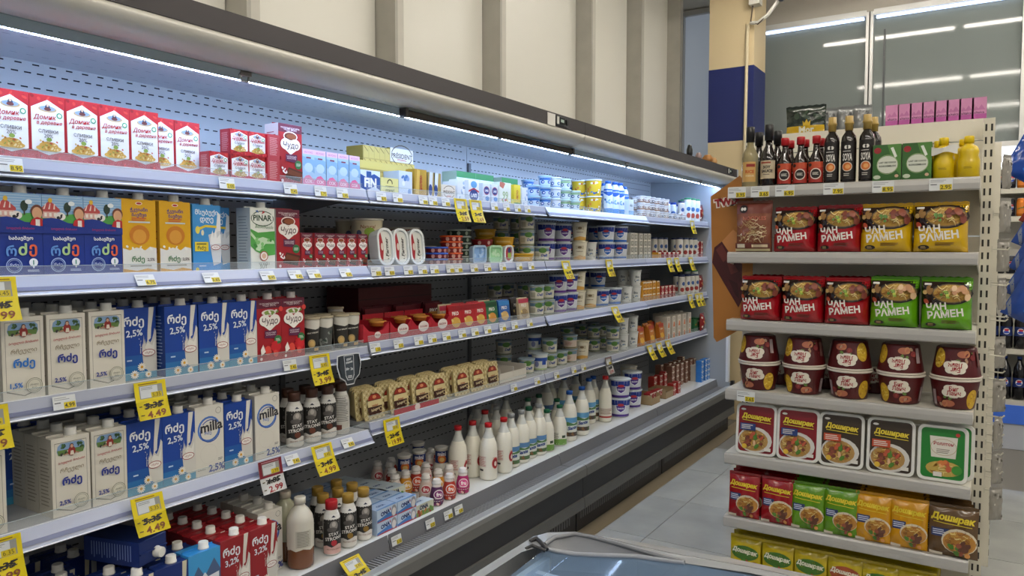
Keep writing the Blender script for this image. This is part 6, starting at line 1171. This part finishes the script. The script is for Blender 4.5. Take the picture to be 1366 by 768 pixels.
# ------------------------------------------------------------------ price tags and promotion flags
def tag_mesh(price, W=.058, H=.036):
    b = MB(); b.box(-W/2, W/2, -.0006, .0006, -H/2, H/2, M('cdd0d0', .5)); c = b.mesh('card')
    a = Art(W, H); a.rect(0,1,0,1,'cfd2d2'); a.lines(.06,.75,.66,.92,2,'8a8c90',.35); a.lines(.06,.42,.44,.56,1,'4a4c50',.6); a.rect(.46,.97,.04,.50,'c9b414'); a.text(price, .71, .27, w=.44, m='3a3a20', bold=.02, hmax=.30)
    return c, a.mesh('print', lambda x, y, o: (x-W/2, -.0006-o, y-H/2))
_tm = {}
def price_tag(s, px, price, note):
    if price not in _tm: _tm[price] = tag_mesh(price)
    o = empty('price_tag'); link('card', _tm[price][0], o); link('print', _tm[price][1], o)
    if s == 5:
        z = .394; X = -1.966; y = ypx(px, X, z); o.location = (X, y, z); o.rotation_euler = (-.22, 0, PI/2)
    else:
        z0 = SHELF_Z[s]-.021; y = ypx(px, SX+.006, z0); a_ = [m for m in MODS if m[0] <= y < m[1]]; a_ = a_[0][0] if a_ else 5.03
        tl = .026 if (s, round(a_, 1)) in ((1, 3.6), (3, 3.6), (4, .8), (2, .8)) else .008
        zz = shz(s, y)-.0195; o.location = (SX-.001+tl*.5+.0055, y, zz); o.rotation_euler = (-math.atan2(tl+.001, .043), 0, PI/2)
    o['label'] = 'white price tag reading %s %s' % (price, note); o['category'] = 'price tag'; o['group'] = 'price tags on the fridge rails'
RL = {1: 'on top fridge rail', 2: 'on second fridge rail', 3: 'on third fridge rail', 4: 'on fourth fridge rail', 5: 'on deck rail'}
TAGS = {1: [(13,'8.95'),(302,'2.05'),(387,'7.45'),(427,'1.75'),(456,'1.95'),(508,'8.15'),(530,'12.35'),(564,'9.85'),(577,'7.65'),(594,'8.25'),(659,'6.95'),(675,'7.15'),(690,'9.35'),(703,'8.55')],
 2: [(191,'6.75'),(279,'3.65'),(354,'8.45'),(391,'7.45'),(416,'2.65'),(458,'2.45'),(501,'9.55'),(519,'8.35'),(544,'6.25'),(563,'5.85'),(579,'4.75'),(600,'7.55'),(611,'3.35'),(632,'5.65'),(650,'5.15'),(670,'4.15'),(692,'6.45'),(708,'3.95')],
 3: [(85,'4.99'),(386,'7.45'),(500,'1.55'),(531,'2.15'),(558,'3.15'),(576,'2.35'),(595,'3.85'),(616,'4.25'),(633,'4.65'),(650,'4.35'),(670,'5.05'),(686,'5.25'),(706,'6.15')],
 4: [(387,'7.45'),(461,'4.80'),(685,'8.05'),(716,'5.55'),(742,'6.05'),(765,'3.75'),(778,'4.05')], 5: [(529,'3.10'),(574,'2.25'),(598,'2.55'),(612,'2.95')]}
for s, L in TAGS.items():
    for i, (px, pr_) in enumerate(L): price_tag(s, px, pr_, '%s, %s from left' % (RL[s], ORD[i]))
for s, px, pr_, nt in ((1, 983, '3.95', 'under the rice vinegar'), (1, 1014, '3.65', 'under the soy sauce'), (1, 1047, '6.95', 'under the red caps'), (1, 1112, '7.95', 'under the tall bottles'), (1, 1178, '8.95', 'under the coconut packs'), (1, 1255, '2.95', 'under the lemon bottles'), (4, 995, '2.65', 'under the noodle tubs')):
    key = 'r' + pr_
    if key not in _tm: _tm[key] = tag_mesh(pr_, .076, .044)
    o = empty('price_tag', (xpx(px, GY-.006, GZ[s]-.024), GY-.0065, GZ[s]-.024)); link('card', _tm[key][0], o); link('print', _tm[key][1], o); o['label'] = 'white price tag reading %s %s on the rack' % (pr_, nt); o['category'] = 'price tag'; o['group'] = 'price tags on the rack'
def flag_mesh(old, new, W=.097, H=.108, style='yellow'):
    y_ = 'd3bd0c' if style == 'yellow' else ('cfcfca' if style == 'red' else 'a9a7a0')
    fr_ = {'yellow': 'd3bd0c', 'red': '6f1424', 'grey': '4f4844'}[style]
    N = 6; vs = []; fs = []
    def cur(v): return -.018*(1-v)**2
    b = MB()
    for j in range(N+1): v = j/N; vs += [(-W/2, cur(v), (v-1)*H), (W/2, cur(v), (v-1)*H), (-W/2, cur(v)+.001, (v-1)*H), (W/2, cur(v)+.001, (v-1)*H)]
    for j in range(N): i = 4*j; fs += [(i, i+1, i+5, i+4), (i+3, i+2, i+6, i+7), (i+1, i+3, i+7, i+5), (i+2, i, i+4, i+6)]
    b.add(vs, fs, M(y_, .45), True); c = b.mesh('card')
    a = Art(W, H); a.rect(0,1,.48,1,fr_); a.rect(.14,.88,.55,.90,'8a8a84'); a.rect(.17,.72,.57,.88,'c3c6c6'); a.lines(.2,.62,.74,.86,3,'77797c',.4); a.rect(.50,.84,.56,.70,'bfa912'); a.text(new if style != 'yellow' else old, .67, .63, w=.26, m='3a3818')
    a.lines(.12,.9,.92,.97,1,'8a6a10' if style == 'yellow' else 'b5848a',.5)
    a.text(old, .52, .36, w=.56, m='1c1a18', bold=.03, shear=.25, rot=.04, hmax=.18); a.poly([(.2,.30),(.24,.28),(.86,.42),(.84,.45)],'1c1a18'); a.poly([(.22,.42),(.2,.39),(.8,.31),(.84,.33)],'1c1a18')
    a.text(new, .56, .13, w=.60, m='6f3414' if style == 'yellow' else '8e1a24', bold=.02, shear=.1, rot=.04, hmax=.2); a.lines(.06,.18,.10,.16,1,'5a4a18'); a.lines(.06,.18,.33,.39,1,'5a4a18')
    pm_ = a.mesh('print', lambda x, y, o: (x-W/2, cur(y/H)-o, y-H), cutv=6)
    return c, pm_
_fm = {}
def flag(s, px, old, new, note, style='yellow', tilt=.10, roll=0.0):
    k = (old, new, style)
    if k not in _fm: _fm[k] = flag_mesh(old, new, style=style)
    o = empty('promotion_flag'); link('card', _fm[k][0], o); link('print', _fm[k][1], o)
    X = (SX+.012) if s < 5 else -1.955; z = SHELF_Z[s]-.004 if s == 5 else None
    y = ypx(px, X, SHELF_Z[s]-.06); 
    if z is None:
        z = shz(s, y)+(.010 if s == 4 and y < 2.2 else .002)
        tl = [m for m in MODS if m[0] <= y < m[1]]; tl = tl[0][0] if tl else 5.03
        if (s, round(tl, 1)) in ((1, 3.6), (3, 3.6), (4, .8), (2, .8)): X += .022
    o.location = (X, y, z); o.rotation_euler = (-tilt if s < 5 else -.75, roll, PI/2)
    o['label'] = '%s promotion flag %s' % ({'yellow': 'yellow', 'red': 'white and burgundy', 'grey': 'grey'}[style], note); o['category'] = 'price flag'; o['group'] = 'promotion flags on the fridge'
flag(2, -13, '8.45', '6.99', 'on second fridge rail at the picture edge'); flag(3, -18, '7.25', '5.99', 'on third fridge rail at the picture edge'); flag(4, -6, '6.35', '4.99', 'on fourth fridge rail at the picture edge')
flag(3, 200, '5.35', '4.49', 'reading 4.49 below blue cartons on third fridge rail'); flag(4, 190, '5.35', '4.49', 'reading 4.49 below blue cartons on fourth fridge rail', tilt=.2); flag(3, 426, '5.45', '3.99', 'reading 3.99 below the protein cups'); flag(4, 423, '3.45', '4.99', 'reading 4.99 below the brown capped bottles', tilt=.25); flag(4, 522, '23.45', '19.99', 'reading 19.99 below the smoked cheese'); flag(5, 466, '3.45', '4.99', 'reading 4.99 lying out from the deck rail')
flag(4, 354, '4.85', '2.99', 'reading 2.99 below the ringed milk carton', 'red'); flag(4, 811, '4.85', '2.99', 'below the white pots on fourth fridge rail', 'grey')
flag(1, 614, '3.25', '2.59', 'on top fridge rail, left of a pair'); flag(1, 634, '3.45', '2.69', 'on top fridge rail, right of a pair'); flag(2, 754, '4.35', '3.29', 'on second fridge rail below the purple buckets', tilt=.2); flag(2, 812, '4.35', '3.79', 'on second fridge rail below the blue buckets'); flag(3, 815, '4.35', '3.49', 'on third fridge rail below the white pots', tilt=.35); flag(1, 923, '4.35', '3.09', 'on top fridge rail below the green caps')
for i, p in enumerate((892, 902, 921)): flag(2, p, '4.15', '3.19', 'on second fridge rail, %s of three far ones' % ('first', 'second', 'third')[i], tilt=.15)
for i, p in enumerate((920, 929.5, 934.5)): flag(3, p, '4.15', '3.19', 'on third fridge rail, %s of three far ones' % ('first', 'second', 'third')[i], tilt=.15)
for i, p in enumerate((866, 878, 890)): flag(4, p, '4.15', '3.19', 'on fourth fridge rail, %s of three far ones' % ('first', 'second', 'third')[i], tilt=.3)
# dark grey jar-shaped promotion card
W_, H_ = .118, .115; pc = empty('promotion_card', (SX+.028, ypx(465, SX+.028, 1.12), 1.152)); pc.rotation_euler = (-.08, 0, PI/2)
sh_ = [(-.5,0),(-.36,.02),(.36,.02),(.5,0),(.54,-.35),(.44,-.72),(.22,-.86),(.17,-1),(-.17,-1),(-.22,-.86),(-.44,-.72),(-.54,-.35)]
b = MB(); n = len(sh_); b.add([(x*W_, 0, z*H_) for x, z in sh_]+[(x*W_, .0015, z*H_) for x, z in sh_], [tuple(range(n)), tuple(range(2*n-1, n-1, -1))]+[(i+n, (i+1) % n+n, (i+1) % n, i) for i in range(n)], M('c9ccce', .5)); part('card', b, pc)
a = Art(W_, H_); q_ = lambda f, dz=0: [(x*f+.5, 1+(z*f-(1-f)*.5)+dz) for x, z in sh_]
a.poly(q_(.93), M('2f363c', .5)); a.poly([(.28,.97),(.72,.97),(.69,.30),(.62,.16),(.38,.16),(.31,.30)], M('c9ccce', .5)); a.poly([(.30,.955),(.70,.955),(.67,.32),(.60,.18),(.40,.18),(.33,.32)], M('3a434a', .5)); a.text('STAY', .5, .84, w=.22, m='d3d6d8', bold=.05, rot=.1); a.text('STRONG', .5, .74, w=.3, m='d3d6d8', bold=.05, rot=.1); a.text('30g', .41, .52, w=.15, m='d3d6d8', bold=.03); a.text('2x', .60, .52, w=.12, m='d3d6d8', bold=.03); a.lines(.4,.62,.22,.32,2,'d3d6d8',.5)
for sx_ in (-1, 1): a.poly([(.5+sx_*.40,.9),(.5+sx_*.46,.88),(.5+sx_*.48,.6),(.5+sx_*.38,.32),(.5+sx_*.36,.36),(.5+sx_*.43,.62)], M('10161a', .5))
link('print', a.mesh('print', lambda x, y, o: (x-W_/2, -o, y-H_)), pc); tag(pc, 'dark grey jar shaped promotion card hanging below the protein cups', 'promotion card')
# ------------------------------------------------------------------ rack side: hooks with bags, drinks shelf, wall fittings
hm = M('c4c0b2', .35, .3); hk = []
hmb = MB(); hmb.tube([(0, 0, 0), (.055, 0, -.003), (.064, 0, .007)], .0035, hm, 6); hmb.box(-.004, .002, -.012, .012, -.012, .012, hm); hme = hmb.mesh('wire_hook')
sd = empty('side_rack'); tag(sd, 'cream perforated side rack with wire hooks, right of the end rack', 'shelf rack')
b = MB(); b.box(-.040, .0, 3.64, 5.2, 0.05, 2.0, M('cfcabb', .45)); part('side_panel', b, sd)
for yy in (4.15, 4.75):
    b = MB(); b.box(.0, .028, yy, yy+.04, .05, 2.04, M('cfcabb', .45)); u_ = part('upright', b, sd); b = MB(); z = .1
    while z < 1.98: b.box(.027, .0295, yy+.014, yy+.026, z, z+.027, M('2a2824', .7)); z += .05
    part('slots', b, u_, stuff=True)
nh = 0
for i, zz in enumerate((.52, .60, .68, .76, .84, .92, 1.0, 1.1, 1.25, 1.4, 1.55, 1.7)):
    for j, yy in enumerate((3.78, 4.0)):
        link('wire_hook', hme, sd, (.003, yy, zz))
bag('hang_silver', 'hanging_bag', .06, .13, .02, '8a867e', lambda a: a.blobs(.1,.9,.1,.9,8,[gloss('a9a59c'),gloss('5a564e'),gloss('c9c4b8')],.06,.14,3), cat='bag'); bag('chips_blue', 'chips_bag', .17, .24, .06, '143f8f', lambda a: (a.rect(0,1,0,1,gloss('123c8c')), a.poly([(.0,.2),(.2,.0),(.28,.0),(.0,.36)],gloss('6f7a90')), a.ell(.6,.6,.25,.2,gloss('b5932a')), a.blobs(.2,.9,.1,.5,5,[gloss('c9a83c'),gloss('1f5fb5')],.06,.12,2)), cat='bag'); bag('chips_red', 'chips_bag', .17, .24, .06, '7a1a14', lambda a: (a.rect(0,1,0,1,gloss('7f1c14')), a.blobs(.1,.9,.1,.9,6,[gloss('a8502a'),gloss('c9c4b8')],.07,.14,3)), cat='bag')
for i, (zz, yy) in enumerate(((.40, 3.78), (.55, 3.80), (.70, 3.79), (.86, 3.80), (1.02, 4.0), (1.28, 4.0), (1.45, 3.99), (1.62, 3.78), (1.80, 3.79))):
    o = put('hang_silver', (.045, yy-.02, zz), PI/2-.9+.2*(i % 3)); o['label'] = 'small silver hanging bag, %s from the bottom on the side hooks' % ORD[i]; o['group'] = 'silver hanging bags'
for i, (zz, x_) in enumerate(((1.20, .12), (1.30, .13), (1.42, .15), (1.55, .16))):
    o = put('chips_blue', (x_, 4.46+.075*i, zz), .1, ry=.45); o['label'] = 'blue chips bag, %s from the bottom of the hanging row' % ORD[i]; o['group'] = 'blue chips bags'
o = put('chips_red', (.19, 4.80, 1.66), .1, ry=.5); o['label'] = 'red brown chips bag hanging above the blue ones'
o = put('chips_blue', (.10, 4.9, 1.93), .4, ry=.5); o['label'] = 'blue chips bag sticking out at the top of the side rack'
# drinks shelf
dk = empty('drinks_shelf'); tag(dk, 'pale shelf unit with soft drinks at the far window', 'shelf rack'); DY = 6.95
b = MB(); b.box(-.05, 1.5, DY+.36, DY+.38, 0, 1.98, M('bdbab0', .5)); part('back_panel', b, dk)
DZ = [2.015, 1.80, 1.36, .78, .385]
for z in DZ: b = MB(); b.box(-.05, 1.5, DY, DY+.36, z-.04, z, M('bdb9ac', .4)); part('shelf', b, dk)
b = MB(); b.box(-.05, 1.5, DY-.01, DY+.02, .20, .345, M('3f6fd8', .4)); b.box(-.05, 1.5, DY, DY+.36, .0, .2, M('b0b4bc', .4)); part('base', b, dk, 'blue and pale base')
for xx in (-.07, .72, 1.5): b = MB(); b.box(xx, xx+.03, DY+.3, DY+.37, 0, 2.0, M('a9a69c', .4)); part('upright', b, dk)
def a_cola(a): a.rect(0,1,0,1,'10131f'); a.ell(.5,.55,.34,.34,'d9d9d6'); a.poly([(.17,.60),(.24,.78),(.5,.86),(.76,.78),(.83,.60),(.5,.66)],'a81c2a'); a.poly([(.17,.50),(.24,.32),(.5,.24),(.76,.32),(.83,.50),(.5,.44)],'1f3f9f'); a.text('pepsi',.5,.55,w=.5,m='14161f',bold=.03)
cp = [(.024,0),(.031,.006),(.032,.012),(.032,.125),(.026,.134),(.026,.137)]
bottle('cola_can', 'soda_can', cp, M('12151f', .25, .4), 'b5b7b8', .025, .002, a_cola, 2.2, .03, .075, cat='can'); bottle('orange_can', 'soda_can', cp, M('b5651a', .25, .4), 'b5b7b8', .025, .002, lambda a: (a.rect(0,1,0,1,'c26f1a'), a.text('mirinda',.5,.5,w=.8,m='2f5a2a',bold=.05,rot=.3)), 2.2, .02, .09, cat='can')
bottle('cola_bottle', 'cola_bottle', [(.036,0),(.044,.008),(.044,.10),(.040,.14),(.044,.19),(.036,.25),(.016,.295),(.013,.315)], M('0c0b10', .1, coat=.5), '14306f', .016, .02, lambda a: (a.rect(0,1,0,1,'13265a'), a.ell(.5,.5,.24,.24,'d9d9d6'), a.ell(.5,.62,.2,.1,'a81c2a'), a.ell(.5,.38,.2,.1,'1f3f9f')), 2.4, .10, .07)
for lv, zz in ((0, DZ[0]), (1, DZ[1])):
    o = [put('cola_can', (.045+.069*i, DY+.04, zz+.0005), 0) for i in range(2)]; row(o, 'black soda can', 'on drinks shelf, %s level' % ('top', 'second')[lv], 'black soda cans')
    o = [put('orange_can', (.185+.069*i, DY+.04, zz+.0005), 0) for i in range(6)]; row(o, 'orange soda can', 'on drinks shelf, %s level' % ('top', 'second')[lv], 'orange soda cans')
for lv, zz in ((0, DZ[3]), (1, DZ[4])):
    o = [put('cola_bottle', (.025+.092*i, DY+.05, zz+.0005), 0) for i in range(6)]; row(o, 'dark cola bottle', 'on drinks shelf, %s level' % ('upper bottle', 'lower bottle')[lv], 'dark cola bottles')
o = [put('cola_can', (.06+.07*i, DY+.05, DZ[2]+.0005), 0) for i in range(5)]; row(o, 'black soda can', 'on drinks shelf, third level', 'black soda cans')
# conduit, camera and cable on the pillar
b = MB(); xc = xpx(996, 6.79, 3.2); b.tube([(xc-.005, 6.785, 2.3), (xc, 6.785, 2.9), (xc+.004, 6.785, 3.45), (xc+.01, 6.785, 3.52)], .014, M('cfc2a2', .5), 10); tag(link('cable_conduit', b.mesh('cable_conduit')), 'cream cable conduit running down the blue banded pillar', 'conduit')
cm = empty('security_camera'); xb = xpx(1010, 6.75, 3.55)
b = MB(); b.box(-1.83, -1.74, 6.70, 6.80, 3.66, 3.80, M('cbc8bf', .5)); part('junction_box', b, cm)
b = MB(); b.tube([(xpx(1001, 6.74, 3.5), 6.76, 3.52), (xpx(1012, 6.74, 3.5), 6.72, 3.50), (xpx(1026, 6.74, 3.5), 6.70, 3.55), (xpx(1038, 6.74, 3.5), 6.70, 3.64), (xpx(1048, 6.74, 3.6), 6.70, 3.76), (xpx(1052, 6.74, 3.6), 6.70, 3.88)], .016, M('d0cec6', .45), 10); part('arm', b, cm)
b = MB(); b.tube([(xpx(1008, 6.74, 3.7), 6.75, 3.80), (xpx(1004, 6.74, 3.7), 6.75, 3.66), (xpx(1001, 6.74, 3.5), 6.75, 3.53), (xpx(1012, 6.74, 3.5), 6.71, 3.485), (xpx(1028, 6.74, 3.5), 6.69, 3.56)], .006, M('5a4a3c', .5), 6); part('cable', b, cm)
b = MB(); cx_ = xpx(1043, 6.68, 3.65); b.lathe([(.012, -.02), (.024, -.016), (.026, .02), (.020, .028)], M('2a3a55', .3), 14); cb = part('lens_housing', b, cm); cb.location = (cx_, 6.66, 3.655); cb.rotation_euler = (1.0, .5, 0)
tag(cm, 'white curved arm security camera beside the blue banded pillar', 'camera')
# frozen packs inside the chest freezer
bag('frozen', 'frozen_pack', .20, .26, .05, '6f93c2', lambda a: (a.rect(.05,.95,.05,.95,'7fa6d6'), a.ell(.5,.6,.3,.2,'cfdcea'), a.blobs(.2,.8,.1,.4,6,['2f5fa8','c9b48a','dfe6ee'],.07,.14,3)), cat='packet', wr=.002)
for i in range(12):
    o = put('frozen', (-.66+.215*(i % 4), .92+.21*(i//4), .345+.012*(i % 2)), 0); o.rotation_euler = (-PI/2+.06, 0, .15*((i*7) % 5-2)*.3); o.location.y += -.12; o['label'] = 'pale blue frozen pack lying in the freezer, %s column, %s row' % (ORD[i % 4], ORD[i//4]); o['group'] = 'frozen packs'
